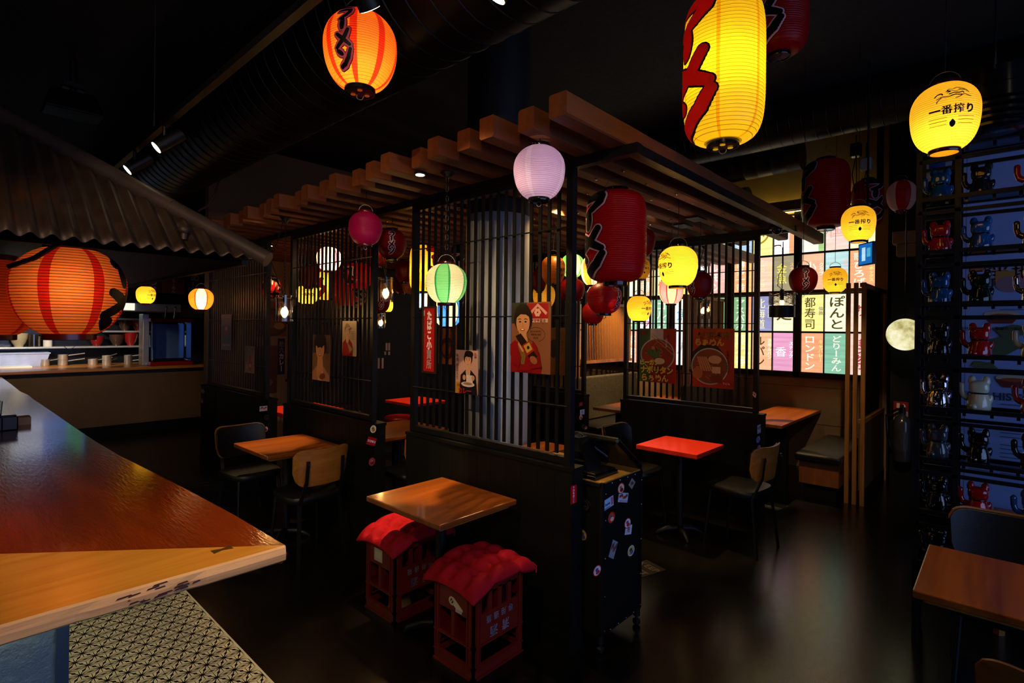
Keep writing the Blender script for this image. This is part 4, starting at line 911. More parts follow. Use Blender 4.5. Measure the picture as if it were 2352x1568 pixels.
def cushion(label, x, y, z, rz, seed):
    """long tufted floor cushion: three segments, the two ends droop over the crate"""
    t = thing('seat_cushion', label, 'cushion', (x, y, z), rz, 'red tufted cushions on the crates'); rr = random.Random(seed)
    nu, nv = 84, 44; Lx, Ly = .385, .475; m = MB()
    segs = (-.5, -.21, .22, .5)
    def shape(u, v, top):       # u across (-.5..5), v along
        x = u*Lx*(1+.05*math.cos(v*PI)); y = v*Ly
        k = 0 if v < segs[1] else 1 if v < segs[2] else 2
        a, b = segs[k], segs[k+1]; w = (v-a)/(b-a)
        edge = max(0, 1-(abs(u)*2)**7)**.45; pl = max(0, math.sin(PI*max(0, min(1, w))))**.34
        th = .052*edge*pl
        tuft = 0
        for i in range(-1, 2):
            nt = 3 if k == 1 else 2
            for j in range(nt):
                cu, cw = i*.27, (j+.5)/nt; d2 = ((u-cu)*Lx)**2+(((w-cw)*(b-a))*Ly)**2; tuft += math.exp(-d2/.0007)*.036*edge
        th = max(0, th-tuft*min(1, pl*1.4))+.003
        dr = 0.
        if v < segs[1]: q = (segs[1]-v)*Ly; dr = -.26*q
        if v > segs[2]: q = (v-segs[2])*Ly; dr = -.22*q
        if v < segs[1]: dr -= .022*(abs(u)*2)**2*(segs[1]-v)/.29
        cr = .014*(abs(u)*2)**3*(1 if k != 1 else .3)
        return (x, y*(.97 if dr else 1), dr+.03-cr*.8+(th if top else -th*.55))
    for top in (1, 0): m.grid(lambda a, b: shape(a-.5, b-.5, top), nu, nv)
    n1 = (nu+1)*(nv+1); ring = [i for i in range(nu+1)]+[j*(nu+1)+nu for j in range(1, nv+1)]+[nv*(nu+1)+i for i in range(nu-1, -1, -1)]+[j*(nu+1) for j in range(nv-1, 0, -1)]
    for i in range(len(ring)): a, b = ring[i], ring[(i+1) % len(ring)]; m.f.append((a, n1+a, n1+b, b)); m.mi.append(0)
    PD = build('cushion_pad', m, CUSH, t, smooth=80)
    for v in (segs[1], segs[2]): build('piping', MB().tube([(*shape(u, v, 1)[:2], shape(u, v, 1)[2]+.001) for u in [-.5+i/20 for i in range(21)]], .003, 6), CUSH, PD, smooth=True)
    for s in (-1, 1): build('tie_ribbon', MB().tube([shape(.45*s, .48, 1), (s*.19, .235, .0), (s*.195, .228, -.03)], .004, 6), CUSH, t)
    return t
cushion('red tufted cushion drooping over the front crate', 1.783+.19, 1.872+.155, .432, -PI/2, 1)
cushion('red tufted cushion on the crate under the small wooden table', c2p.x+.19, c2p.y+.155, .432, -PI/2, 2)
# ================================================================ bar counter
def counter_top(name, poly, dark, light, axis, parent, z0=.945, z1=1.0):
    m = wood(name+'_wood', dark, light, .17, axis, 3.2, .10, .7, .10); _mats[name+'_wood'] = m
    return m
bar = thing('bar_counter', 'thick live-edge wooden bar counter in the lower left corner', 'counter', (.2, 2, 0))
edgeA = [(.775, 1.692), (.768, 2.1), (.745, 2.6), (.715, 3.1), (.69, 3.5), (.675, 4.0), (.668, 4.6), (.664, 5.3), (.660, 5.85), (.652, 6.6), (.655, 7.1), (.632, 7.5), (.635, 8.4), (.63, 9.7)]
edgeF = [(.775, 1.692), (.5, 1.70), (.2, 1.712), (-.2, 1.715), (-.8, 1.72), (-2.2, 1.73)]
mit = [(.775, 1.692), (.146, 2.245), (-2.2, 2.245)]
def live(edge, back, m, n=6):
    """slab with a rounded, slightly wavy natural edge along `edge`"""
    pts = []
    for i in range(len(edge)-1):
        for k in range(n): u = k/n; pts.append(tuple(edge[i][j]*(1-u)+edge[i+1][j]*u for j in (0, 1)))
    pts.append(edge[-1]); r = random.Random(5)
    top = [(x, y) for x, y in pts]; N = len(top); pr = ((0, 1.0), (.004, .994), (.007, .975), (.004, .955), (-.012, .945))
    for i, (x, y) in enumerate(top):
        a = top[max(0, i-1)]; b = top[min(N-1, i+1)]; dx, dy = b[0]-a[0], b[1]-a[1]; L = math.hypot(dx, dy); nx, ny = dy/L, -dx/L; w = r.uniform(-.003, .003)
        if edge is edgeF: nx, ny = -nx, -ny
        for o, z in pr: m.v.append((x+nx*(o+w*(1 if z < .99 else 0)), y+ny*(o+w*(1 if z < .99 else 0)), z))
    for i in range(N-1):
        for e in range(4): m.f.append((i*5+e, i*5+e+1, (i+1)*5+e+1, (i+1)*5+e)); m.mi.append(1)
    b0 = len(m.v)
    for x, y in back: m.v += [(x, y, 1.0), (x, y, .945)]
    nb = len(back)
    m.f.append(tuple([i*5 for i in range(N)]+[b0+2*i for i in range(nb-1, -1, -1)])); m.mi.append(0)
    m.f.append(tuple([b0+2*i+1 for i in range(nb)]+[i*5+4 for i in range(N-1, -1, -1)])); m.mi.append(0)
    for i in range(nb-1): m.f.append((b0+2*i, b0+2*i+1, b0+2*i+3, b0+2*i+2)); m.mi.append(0)
    m.f.append((*[(N-1)*5+e for e in range(5)], b0+2*nb-1, b0+2*nb-2)); m.mi.append(0)
    return m
SIDEW = wood('reddish_bar_wood', '#431304', '#7c300a', .16, 'y', 2.6, .09, .5, .12, .5, 1.3)  # side slab's dimmer light and red reflections are put into this wood colour
EDGEW = wood('bare_live_edge_wood', '#a8763c', '#d8b080', .6, 'x', 9, .05, 0, .3)
FRONTW = wood('honey_bar_wood', '#9c5c16', '#dca044', .2, 'x', 2.6, .07, .6, .12)
build('side_slab', live(edgeA, [(.146, 2.245), (.0, 2.7), (0, 9.7)], MB()), [SIDEW, SIDEW], bar, True, clean=True)
build('front_slab', live(edgeF, [(.146, 2.245), (-2.2, 2.245)], MB()), [FRONTW, EDGEW], bar, True, clean=True)
sm = MB()
r = random.Random(12)
for k in range(26):     # dark bark flecks in the edge
    x = .775-.33+r.gauss(0, .055)-.06*(k % 2); z = r.uniform(.955, .99); w_ = r.uniform(.006, .02)
    y = 1.692+.02*(.775-x)/.575-.0085
    sm.add([(x-w_, y, z), (x+w_, y, z+.002), (x+w_*.8, y, z+.006), (x-w_*.7, y, z+.005)], [(0, 1, 2, 3)])
build('bark_fleck', sm, mat('dark_bark', '#3a1210', .6), bar, True)
k_ = at_z(510, 1262, 1.0); kx, ky = k_.x, k_.y
build('butterfly_key', MB().prism([(kx-.028, ky-.016), (kx, ky-.006), (kx+.028, ky-.016), (kx+.028, ky+.016), (kx, ky+.006), (kx-.028, ky+.016)], .999, 1.0012), mat('dark_bronze', '#6a4a18', .35, .6), bar, True)
PANELB = concrete('blue_grey_plaster', '#64747a', '#8a9a98', .65, .9, 2)
bw = MB().box((-2.2, 2.05, 0), (.27, 2.11, .945)).box((.21, 2.11, 0), (.27, 9.7, .945))
build('bar_front', bw, PANELB, bar, True); build('corner_trim', MB().box((.255, 2.035, 0), (.285, 2.06, .945)), mat('slate_trim', '#3c4a58', .5), bar, True)
LED = emit('led_strip_light', '#f4f0b4', 10)
ls = build('led_strip', MB().box((-2.0, 2.0, .932), (.25, 2.03, .945)), LED, bar, True)
ls2 = build('led_strip', MB().box((.30, 2.2, .932), (.33, 5.2, .945)), LED, bar, True)
sb = at_z(20, 985, 1.0)
bx = thing('chopstick_box', 'black box holding dark chopsticks on the bar at the left photo edge', 'box', (sb.x-.02, sb.y, 1.0))
bm_ = MB(); 
for a, b in (((-.09, -.07, 0), (.06, .07, .006)), ((-.09, -.07, 0), (-.084, .07, .085)), ((.054, -.07, 0), (.06, .07, .085)), ((-.09, -.07, 0), (.06, -.064, .085)), ((-.09, .064, 0), (.06, .07, .085)), ((-.02, -.07, 0), (-.014, .07, .085))): bm_.box(a, b)
build('box_body', bm_, mat('matte_black_box', '#17151a', .5), bx)
for k in range(12):
    x, y = -.075+.05*(k % 4)/3, -.05+.1*(k//4)/2; build('chopstick', MB().tube([(x, y, .01), (x+r.uniform(-.015, .02), y+r.uniform(-.02, .02), .19)], .0035, 6), BLACKP, bx)
nt_ = build('napkin_stack', MB().box((-.05, -.06, 0), (.05, .06, .05)), mat('napkin_paper', '#9a7a5c', .8)); nt_.location = (sb.x+.075, sb.y+.2, 1.0); tag(nt_, 'small stack of paper napkins beside the chopstick box', 'napkins')
# ================================================================ kitchen
kc = thing('kitchen_counter', 'long kitchen counter with a wooden top and plain panelled front at the back left', 'counter', (1, 10.2, 0))
build('worktop', MB().box((-3, 9.98, 1.0), (3.3, 11.3, 1.045)), wood('kitchen_top_wood', '#7a4416', '#c07e34', .3, 'x', 5, .05, .3), kc, True, bevel=.006)
build('front_panel', MB().box((-3, 10.06, .16), (3.2, 10.12, 1.0)), concrete('plain_plaster_panel', '#54402c', '#6a5238', .6, .1, 1.2), kc, True)
build('plinth', MB().box((-3, 10.07, 0), (3.2, 10.13, .16)), BLACKW, kc, True)
def kshelf(px0, px1, py, Y, label, dep=.32):
    a = at_y(px0, py, Y); b = at_y(px1, py, Y); o = build('steel_shelf', MB().box((a.x, Y, a.z-.03), (b.x, Y+dep, a.z)), STEEL, bevel=.004)
    tag(o, label, 'shelf', 'steel kitchen shelves'); return a.z
Z1 = kshelf(-40, 354, 798, 11.55, 'long lower steel shelf holding bowls and glasses in the kitchen')
Z2 = kshelf(236, 354, 759, 11.55, 'short upper steel shelf behind the huge orange lantern')
Z3 = kshelf(40, 350, 726, 11.55, 'topmost steel shelf, mostly hidden behind the huge orange lantern')
def bowl(px, py, Y, z, rw, h, label, m, kind='bowl', group='bowls on the kitchen shelves'):
    p = at_y(px, py, Y); R = rw/FPX*at_y(px, py, Y).dot(_f)/2*.93
    prof = [(R*.5, 0), (R*.52, h*.12), (R*.75, h*.3), (R*.95, h*.7), (R, h), (R*.95, h), (R*.7, h*.35), (R*.2, h*.2)] if kind == 'bowl' else [(R, 0), (R, h), (R*.93, h), (R*.93, .01)]
    o = build(kind if kind != 'jar' else 'storage_jar', MB().lathe(prof, 24), m, smooth=True); o.location = (p.x, Y+.12, z); tag(o, label, kind, group); return o
BROWNB = mat('brown_bowl_glaze', '#3e2a22', .2, 0, .2, 20); REDB = mat('red_bowl_glaze', '#7c1416', .2, 0, .2)
for px, w, h, lab, m in ((226, 30, .17, 'red and white ramen bowl stack, leftmost right of the lantern on the lower shelf', REDB), (272, 32, .2, 'brown patterned bowl on the lower kitchen shelf', BROWNB), (304, 30, .24, 'tall dark red bowl beside the brown patterned bowl', REDB)):
    bowl(px, 790, 11.55, Z1, w, h, lab, m)
bowl(340, 790, 11.55, Z1, 20, .19, 'white storage jar at the right end of the lower kitchen shelf', WHITE, 'jar', None)
bowl(45, 790, 11.55, Z1, 36, .22, 'stack of cream bowls at the left end of the lower kitchen shelf', mat('cream_bowl', '#a89a78', .4), 'bowl')
bowl(80, 790, 11.55, Z1, 26, .2, 'clear storage jar beside the cream bowls', GL, 'jar', None); bowl(112, 790, 11.55, Z1, 18, .17, 'small jar with a white lid on the lower kitchen shelf', WHITE, 'jar', None)
for px, lab, m in ((291, 'brown bowl on the upper kitchen shelf', BROWNB), (322, 'dark red bowl on the upper kitchen shelf', REDB), (345, 'red bowl at the right end of the upper kitchen shelf', REDB)): bowl(px, 755, 11.55, Z2, 28, .2, lab, m)
def pot(px, py, w, h, label, stack=1, ang=.3):
    p = at_z(px, py, 1.045); sc = p.dot(_f)/FPX; R = w*sc/2*.9; t = thing('saucepan', label, 'pan', (p.x, p.y, 1.045), 0, 'steel saucepans on the kitchen counter')
    for k in range(stack):
        H = h*sc/stack; build('pan_body', MB().lathe([(R*.9, k*H), (R, k*H+.01), (R, (k+1)*H-.004), (R*1.04, (k+1)*H), (R*.96, (k+1)*H), (R*.95, k*H+.02)], 24), STEEL, t, smooth=True)
        build('pan_handle', MB().tube([(R*math.cos(ang), R*math.sin(ang), (k+.8)*H), ((R+.22)*math.cos(ang), (R+.22)*math.sin(ang), (k+.8)*H+.03)], .009, 8), STEEL, t)
pot(103, 840, 19, 15, 'single steel saucepan right of the blue-white tub'); pot(144, 839, 20, 25, 'pair of stacked steel saucepans, second from the tub', 2, .1); pot(213, 838, 20, 14, 'low steel saucepan in the middle of the kitchen counter')
pot(245, 838, 19, 22, 'two steel saucepans with the upper one tipped', 2, .9); pot(294, 837, 17, 22, 'stacked saucepans near the drink dispenser', 2, -.2)
for px, lab in ((324, 'left small steel salt shaker before the dispenser'), (344, 'right small steel salt shaker before the dispenser')):
    p = at_z(px, 837, 1.045); o = build('shaker', MB().lathe([(.035, 0), (.045, .03), (.03, .07), (.012, .085), (.01, .1)], 16), CHROME, smooth=True); o.location = (p.x, p.y, 1.045); tag(o, lab, 'shaker', 'salt shakers')
p = at_z(53, 842, 1.045); o = build('plastic_tub', MB().add([(-.26, -.12, 0), (.26, -.12, 0), (.26, .12, 0), (-.26, .12, 0), (-.31, -.16, .2), (.31, -.16, .2), (.31, .16, .2), (-.31, .16, .2)], [(3,2,1,0),(0,1,5,4),(1,2,6,5),(2,3,7,6),(3,0,4,7)]).box((-.32, -.17, .195), (.32, .17, .21)), mat('blue_white_plastic', '#9aa6cc', .35)); o.location = (p.x, p.y+.15, 1.045); tag(o, 'pale blue plastic tub with a lid on the kitchen counter', 'tub')
o = build('cutting_board', MB().box((-.35, -.14, 0), (.3, .14, .02)), WHITE); p = at_z(10, 845, 1.045); o.location = (p.x, p.y+.06, 1.045); tag(o, 'white cutting board at the left end of the kitchen counter', 'board')
# drink dispenser
p = at_z(390, 838, 1.045); dd = thing('drink_dispenser', 'clear drink dispenser with red trim standing on the kitchen counter', 'dispenser', (p.x, p.y+.1, 1.045))
build('dispenser_tank', MB().box((-.26, -.16, .06), (.3, .22, .72)), glass('tank_plastic', '#c8dcf4', .05), dd, bevel=.02)
build('red_base', MB().box((-.3, -.2, 0), (.32, .25, .06)), REDLAC, dd, bevel=.01); build('red_lid', MB().box((-.3, -.2, .72), (.32, .25, .77)), REDLAC, dd, bevel=.01)
build('backplate', MB().box((-.2, .18, .1), (.28, .2, .68)), mat('blue_steel', '#a8c4f0', .2, .2), dd); build('tall_unit', MB().box((-.36, .0, .0), (-.27, .25, .84)), STEEL, dd, bevel=.01)
for x in (-.05, .08): build('paddle_knob', MB().tube([(x, 0, .77), (x+.02, 0, .95)], .012, 8).ell((x+.02, 0, .96), (.018,)*3, 8, 6), CHROME, dd)
# hood, banners, red flags
a = at_y(292, 695, 11.0); b = at_y(412, 717, 11.0); o = build('extractor_hood', MB().box((a.x, 10.9, b.z), (b.x, 11.85, a.z)), STEEL, bevel=.01); tag(o, 'stainless steel extractor hood behind the small yellow lantern', 'hood')
hlm = build('hood_lamp', MB().box((a.x-.25, 10.86, b.z+.01), (a.x+.08, 10.905, a.z-.01)), emit('hood_lamp_face', '#f4f0dc', 1.1)); tag(hlm, 'bright lamp strip on the steel extractor hood', 'lamp')
hl = build('hood_section', MB().box((a.x-2.6, 11.0, b.z+.12), (a.x-.1, 11.7, a.z)), STEEL, bevel=.01); tag(hl, 'steel hood section hidden behind the huge orange lantern', 'hood')
for i, (px0, px1, py0, py1, bg, tx, lab) in enumerate(((333, 371, 640, 672, '#3c0c0e', 'つけ', 'dark red cloth banner behind the small yellow lantern'), (373, 424, 638, 675, '#6e1012', 'らーめん', 'red cloth banner with white letters above the kitchen'), (430, 466, 625, 668, '#10121e', 'めし', 'dark blue cloth banner with faded letters above the orange kitchen lantern'), (288, 314, 645, 661, '#5a0c10', '', 'small red cloth banner left of the yellow kitchen lantern'))):
    a = at_y(px0, py0, 9.9); b = at_y(px1, py1, 9.9); w, h = b.x-a.x, a.z-b.z; cv = Canvas(w, h, bg, .006)
    if tx: cv.text(tx, 0, 0, min(w*.8, h*.95/len(tx)), '#b89a86', True, .04)
    o = put(cv, 'hanging_banner', (a.x+w/2, 9.9, (a.z+b.z)/2), (1, 0, 0), (0, 0, 1)); tag(o, lab, 'banner', 'cloth banners over the kitchen')
for i, (px0, px1, py0, py1, lab) in enumerate(((476, 490, 655, 740, 'long red hanging banner at the near edge of the farthest screen'), (426, 437, 735, 760, 'small red box on the dark kitchen wall'))):
    a = at_y(px0, py0, 8.2 if i == 0 else 11.4); b = at_y(px1, py1, 8.2 if i == 0 else 11.4); w, h = b.x-a.x, a.z-b.z
    o = put(Canvas(w, h, '#c0201c' if i == 0 else '#7c1214', .01), 'hanging_banner' if i == 0 else 'wall_box', ((a.x+b.x)/2, a.y, (a.z+b.z)/2), (1, 0, 0), (0, 0, 1)); tag(o, lab, 'banner' if i == 0 else 'box')
a = at_y(412, 700, 11.7); b = at_y(466, 730, 11.7); o = build('wall_vent', MB().box((a.x, 11.7, b.z), (b.x, 11.76, a.z)), mat('vent_slots', '#5a5648', .4, .4, .6, 40)); tag(o, 'slotted vent panel on the kitchen wall right of the hood', 'vent')
p = at_y(30, 690, 11.6); scn = thing('menu_screen', 'blue glowing panel added behind the huge orange lantern for its reflection in the bar', 'screen', (p.x+.5, 11.83, 2.2))  # unseen panel put in so the bar top has something blue to reflect
cv = Canvas(.9, .62, '#5a80e0', .03); cv.rect(-.5, -.25, -.1, .25, '#f0f4ff'); cv.rect(.2, -.28, .42, .28, '#50b070')
build('screen_face', cv.mb((0, -.02, 0), (1, 0, 0), (0, 0, 1)), attr_mat('screen_glow', glow=.95), scn); build('screen_case', MB().box((-.58, 0, -.34), (.58, .05, .34)), BLACKP, scn)
track_spot(9.3, (1.4, 11.6, 1.7), 300, 80, 'added fill spotlight under the roof pointing at the kitchen shelves', .72, 2.5, '#fff0dc'); track_spot(8.3, (1.7, 10.05, .5), 55, 80, 'added fill spotlight under the roof pointing at the kitchen counter front', .82, 2.45)  # two unseen lamps put in to lift the dark kitchen
# ================================================================ corrugated roof
RUST = NT('rusty_corrugated_iron'); p_ = RUST.principled(); v_ = RUST.coord(); n_ = RUST.noise(v_, 2.5, 8, .65, .5)
RUST.link(RUST.ramp(n_, [(.35, '#2e211a'), (.55, '#4a382c'), (.7, '#68401e')]), p_.inputs['Base Color']); p_.inputs['Roughness'].default_value = .5; p_.inputs['Metallic'].default_value = .4; RUST.bump(RUST.noise(v_, 60, 4), .2, .004, p_)
roof = thing('corrugated_roof', 'rusty corrugated iron roof over the bar and kitchen at the left', 'roof', (0, 5, 2.15), 0, None, 'thing')
EX, EY, EZ, SL = 1.47, 3.60, 2.15, .75; DEP = 1.75
def corr(fn, L, name, pitch=.085, amp=.016):
    m = MB(); n = int(L/pitch*8); nv = 10
    m.grid(lambda u, v: fn(u, v, amp*math.cos(2*PI*u*L/pitch)), n, nv)
    o = build(name, m, RUST.m, roof, True, smooth=True); s_ = o.modifiers.new('thick', 'SOLIDIFY'); s_.thickness = .003; return o
sn = math.hypot(1, SL)
def front(u, v, a):
    x = -4+u*(EX+4); d = min(DEP, max(0, EX-x+.0))*v; return (x, EY+d-a*SL/sn, EZ+SL*d+a/sn)
def side(u, v, a):
    y = EY+u*7.; d = min(DEP, max(0, y-EY))*v; return (EX-d+a*SL/sn, y, EZ+SL*d+a/sn)
corr(front, EX+4, 'front_sheet'); corr(side, 7., 'side_sheet')
for k in range(4):
    a, b = k/4*DEP, (k+1)/4*DEP; r_ = .055
    P = [Vector((EX+.03-s, EY-.03+s, EZ-.02+SL*s+.01)) for s in (a+.0, b+.03)]
    build('ridge_cap', MB().tube(P, [r_*(1 if k % 2 else .95)]*2, 20), mat('weathered_ridge_cap', '#4a3c34', .5, .3, .25, 8), roof, True, smooth=True)
build('eave_batten', MB().box((-4, EY+.35, EZ-.0), (EX-.06, EY+.39, EZ+.06)).box((EX-.1, EY+.06, EZ-.05), (EX-.06, 10.5, EZ-.012)), BLACKW, roof, True)
build('roof_deck', MB().add([(-4, EY+.1, EZ-.03), (EX-.1, EY+.1, EZ-.03), (EX-.1-1.6, EY+1.7, EZ+1.16), (-4, EY+1.7, EZ+1.16)], [(0, 1, 2, 3)]).add([(EX-.1, EY+.1, EZ-.03), (EX-.1, 10.5, EZ-.03), (EX-1.7, 10.5, EZ+1.16), (EX-1.7, EY+1.7, EZ+1.16)], [(0, 1, 2, 3)]), BLACKW, roof, True)
rc_ = at_t(495, 550, 3.6)
build('roof_knob', MB().ell((EX-.42, EY+.12, EZ+.14), (.035, .035, .03), 12, 8).tube([(EX-.42, EY+.12, EZ+.08), (EX-.42, EY+.12, EZ+.14)], .02, 10), RUST.m, roof, True, smooth=True)
for x, y in ((-3.5, 4.6), (EX-1.5, 6.5), (EX-1.5, 10.0), (-1.2, 5.2)): build('hanger_rod', MB().tube([(x, y, EZ+.8), (x, y, ZC)], .012, 8), BLACKM, roof, True)
cb_ = build('loose_cable', MB().tube([at_t(20, 612, 2.95), at_t(80, 592, 2.95), at_t(120, 568, 2.98), at_t(150, 552, 3.0)], .014, 8), BLACKM, smooth=True); tag(cb_, 'black cable crossing in front of the huge orange lantern', 'cable')
hc = build('hanging_cable', MB().tube([at_t(508, 402, 6), at_t(496, 440, 6), at_t(478, 472, 6), at_t(455, 484, 6)], .012, 8), mat('tan_cable', '#6a4a2a', .6), smooth=True); tag(hc, 'thin tan cable dangling above the left end of the canopy', 'cable')
# ================================================================ cabinet with the till terminal
UX, UZ, UY_ = (1, 0, 0), (0, 0, 1), (0, -1, 0)
CBX0, CBX1, CBY0, CBY1, CBZ = 2.39, 2.79, 1.545, 2.18, .9
cab = thing('equipment_cabinet', 'black riveted cabinet covered in stickers at the end of the long screen', 'cabinet', ((CBX0+CBX1)/2, (CBY0+CBY1)/2, 0))
CBD = build('cabinet_body', MB().box((CBX0, CBY0, .1), (CBX1, CBY1, CBZ-.012)), BLACKW, cab, True)
build('cabinet_top', MB().box((CBX0-.002, CBY0-.002, CBZ-.012), (CBX1+.004, CBY1, CBZ)), wood('cabinet_top_ply', '#6a4a1e', '#a8803a', .4, 'y', 4, .1), cab, True)
ef = MB(); T = .018
for x, y in ((CBX0, CBY0), (CBX1, CBY0), (CBX0, CBY1), (CBX1, CBY1)): ef.cb((x, y, .5), (T, T, .8))
for z in (.105, CBZ-.014): ef.box((CBX0, CBY0-T/2, z-T/2), (CBX1, CBY0+T/2, z+T/2)).box((CBX0-T/2, CBY0, z-T/2), (CBX0+T/2, CBY1, z+T/2)).box((CBX1-T/2, CBY0, z-T/2), (CBX1+T/2, CBY1, z+T/2))
build('edge_angle', ef, BLACKM, cab, True)
rv = MB()
for z in (.12, .3, .5, .7, .84):
    for x in (CBX0+.02, CBX1-.004): rv.ell((x, CBY0-T/2-.001, z), (.003,)*3, 8, 6)
for k in range(1, 5): rv.ell((CBX0+k*.08, CBY0-T/2-.001, .105), (.003,)*3, 8, 6); rv.ell((CBX0+k*.08, CBY0-T/2-.001, CBZ-.014), (.003,)*3, 8, 6)
build('rivet_row', rv, STEEL, CBD, True)
for x in (CBX0+.01, CBX1-.01):
    for y in (CBY0+.01, CBY1-.02): build('foot', MB().lathe([(.02, .1), (.02, .055), (.008, .05), (.008, .04), (.022, .03), (.022, .012), (.01, 0)][::-1], 14, (x, y, 0)), BLACKM, cab, True, smooth=30)
def art(kind, w, h, r):
    c = Canvas(w, h, None, 0, .0004)
    if kind[0] == 'round':
        c.ell(0, 0, w/2, h/2, kind[1]); c.ell(0, 0, w*.42, h*.42, kind[2]); c.ell(-w*.05, h*.1, w*.2, h*.16, kind[3]); c.ell(w*.06, -h*.15, w*.24, h*.18, kind[4]); c.ell(-w*.08, h*.12, w*.06, h*.06, '#201818')
    elif kind[0] == 'ring':
        for k in range(28): a = 2*PI*k/28; c.line([(w*.4*math.cos(a), h*.4*math.sin(a)), (w*.49*math.cos(a), h*.49*math.sin(a))], w*.04, kind[1])
        c.ell(0, 0, w*.38, h*.38, kind[1], 30); c.ell(0, 0, w*.35, h*.35, '#0a0a0a', 30); c.line([(-w*.2, -h*.15), (w*.2, -h*.1)], h*.06, kind[1])
    elif kind[0] == 'diamond':
        c.poly([(0, -h/2), (w/2, 0), (0, h/2), (-w/2, 0)], kind[1]); c.ell(0, h*.05, w*.18, h*.16, kind[2]); c.line([(-w*.2, -h*.1), (w*.2, -h*.05)], h*.06, kind[2]); c.ell(w*.2, 0, w*.06, h*.05, '#b02020')
    elif kind[0] == 'stamp':
        c.rect(-w/2, -h/2, w/2, h/2, kind[1])
        for i in range(5): c.ell(w*(-.32+.16*i), h*(.1+.14*math.sin(i*2)), w*.11, h*.17, kind[2+i % 3])
        c.line([(-w*.4, -h*.36), (w*.4, -h*.36)], h*.1, '#8a8ab0')
    elif kind[0] == 'word':
        c.rect(-w/2, -h/2, w/2, h/2, kind[1])
        if len(kind) > 4 and kind[4] == 'v': c.text(kind[2], 0, 0, min(w*.8, h*.95/len(kind[2])), kind[3], True, .04)
        else: c.text(kind[2], -w*.08 if len(kind) > 4 else 0, 0, min(h*.7, w*.95/max(2, len(kind[2]))), kind[3], False, .05)
        if len(kind) > 4 and kind[4] == 'p': c.rect(w*.24, -h*.36, w*.44, h*.4, '#b06080'); c.line([(-w*.42, -h*.38), (w*.15, -h*.38)], h*.07, '#28304a')
    return c
def stick(parent, px, py, wpx, hpx, plane, val, kind, rot=0., label=None):
    p = at_y(px, py, val) if plane == 'y' else at_x(px, py, val); t = (p-EYEV).dot(_f)
    s = t/FPX; U, N = ((1, 0, 0), (0, -1, 0)) if plane == 'y' else ((0, -1, 0), (-1, 0, 0))
    fac = abs(Vector(N).dot((EYEV-p).normalized())) or 1; w, h = wpx*s/max(.3, fac)*1.0, hpx*s*.97
    c = art(kind, w, h, None); q = rot; Uv = Vector(U)*math.cos(q)+Vector(UZ)*math.sin(q); Vv = Vector(UZ)*math.cos(q)-Vector(U)*math.sin(q)
    o = build('sticker', c.mb(p+Vector(N)*.0016, Uv, Vv, False), STICK, parent, True)
    if label: o['label'] = label
R1 = ('round', '#b81a22', '#d8c8c0', '#c89058', '#7a1c24'); R2 = ('round', '#a01420', '#e8e0e8', '#5868b8', '#b83040'); R3 = ('round', '#d8d8e8', '#b0c060', '#8a3040', '#5a60b0'); R4 = ('round', '#b02a20', '#c84030', '#4a70a0', '#e0c8b0')
yf = CBY0-.001
stick(CBD, 1426, 1121, 15, 26, 'y', yf, R1, 0, 'red oval sticker'); stick(CBD, 1451, 1110, 15, 27, 'y', yf, ('diamond', '#8a8478', '#4a4640'), 0, 'grey diamond sticker')
stick(CBD, 1431, 1142, 21, 22, 'y', yf, ('stamp', '#b8c4e0', '#a02838', '#2a6048', '#c86838'), -.25, 'tilted picture stamp sticker'); stick(CBD, 1397, 1155, 22, 24, 'y', yf, ('word', '#9cc0f0', 'Santa', '#20386a', 'p'), .12, 'pale blue sticker')
stick(CBD, 1404, 1188, 15, 26, 'y', yf, R4, 0, 'orange red round sticker'); stick(CBD, 1441, 1201, 14, 25, 'y', yf, R2, 0, 'red and blue round sticker'); stick(CBD, 1443, 1216, 14, 22, 'y', yf, ('word', '#c8cce8', '市', '#a02030'), -.2, 'small white sticker')
stick(CBD, 1408, 1261, 12, 40, 'y', yf, ('stamp', '#8c96a4', '#9a3028', '#3a4450', '#5a6470'), -.5, 'tilted grey sticker with a red dot'); stick(CBD, 1449, 1264, 14, 25, 'y', yf, R3, 0, 'pale round sticker'); stick(CBD, 1371, 1310, 17, 26, 'y', yf-.009, R2, 0, 'dark red oval sticker on the edge')
stick(CBD, 1346, 1158, 20, 26, 'x', CBX0-.001, ('ring', '#3c3c44'), 0, 'grey cog-shaped sticker'); stick(CBD, 1339, 1228, 18, 28, 'x', CBX0-.001, ('round', '#5a1c24', '#a0a050', '#7a2030', '#4a4a80'), 0); stick(CBD, 1333, 1206, 8, 16, 'x', CBX0-.001, ('word', '#8a1420', '金', '#c8b0b8'))
stick(SC3, 1317, 1135, 13, 43, 'y', 1.653, ('word', '#c00f1a', 'われもの注意', '#e8ecff', 'v'), 0, 'red label with white vertical letters')
stick(SC2, 857, 985, 13, 18, 'y', 3.486, ('round', '#d8d8e4', '#c8b850', '#6a5890', '#8a6a30')); stick(SC2, 853, 1013, 20, 18, 'y', 3.486, ('word', '#a00f14', 'ココモコ', '#dfe0f4'), -.35, 'red tilted label'); stick(SC2, 854, 1060, 14, 19, 'y', 3.486, ('round', '#a04038', '#8a2030', '#a08090', '#6a1828'))
stick(SC1, 605, 938, 16, 12, 'y', 5.381, ('stamp', '#b09aa8', '#a02838', '#2a5040', '#a05838')); stick(SC1, 611, 958, 10, 13, 'y', 5.381, ('ring', '#5a5248')); stick(SC1, 611, 985, 8, 13, 'y', 5.381, R1)
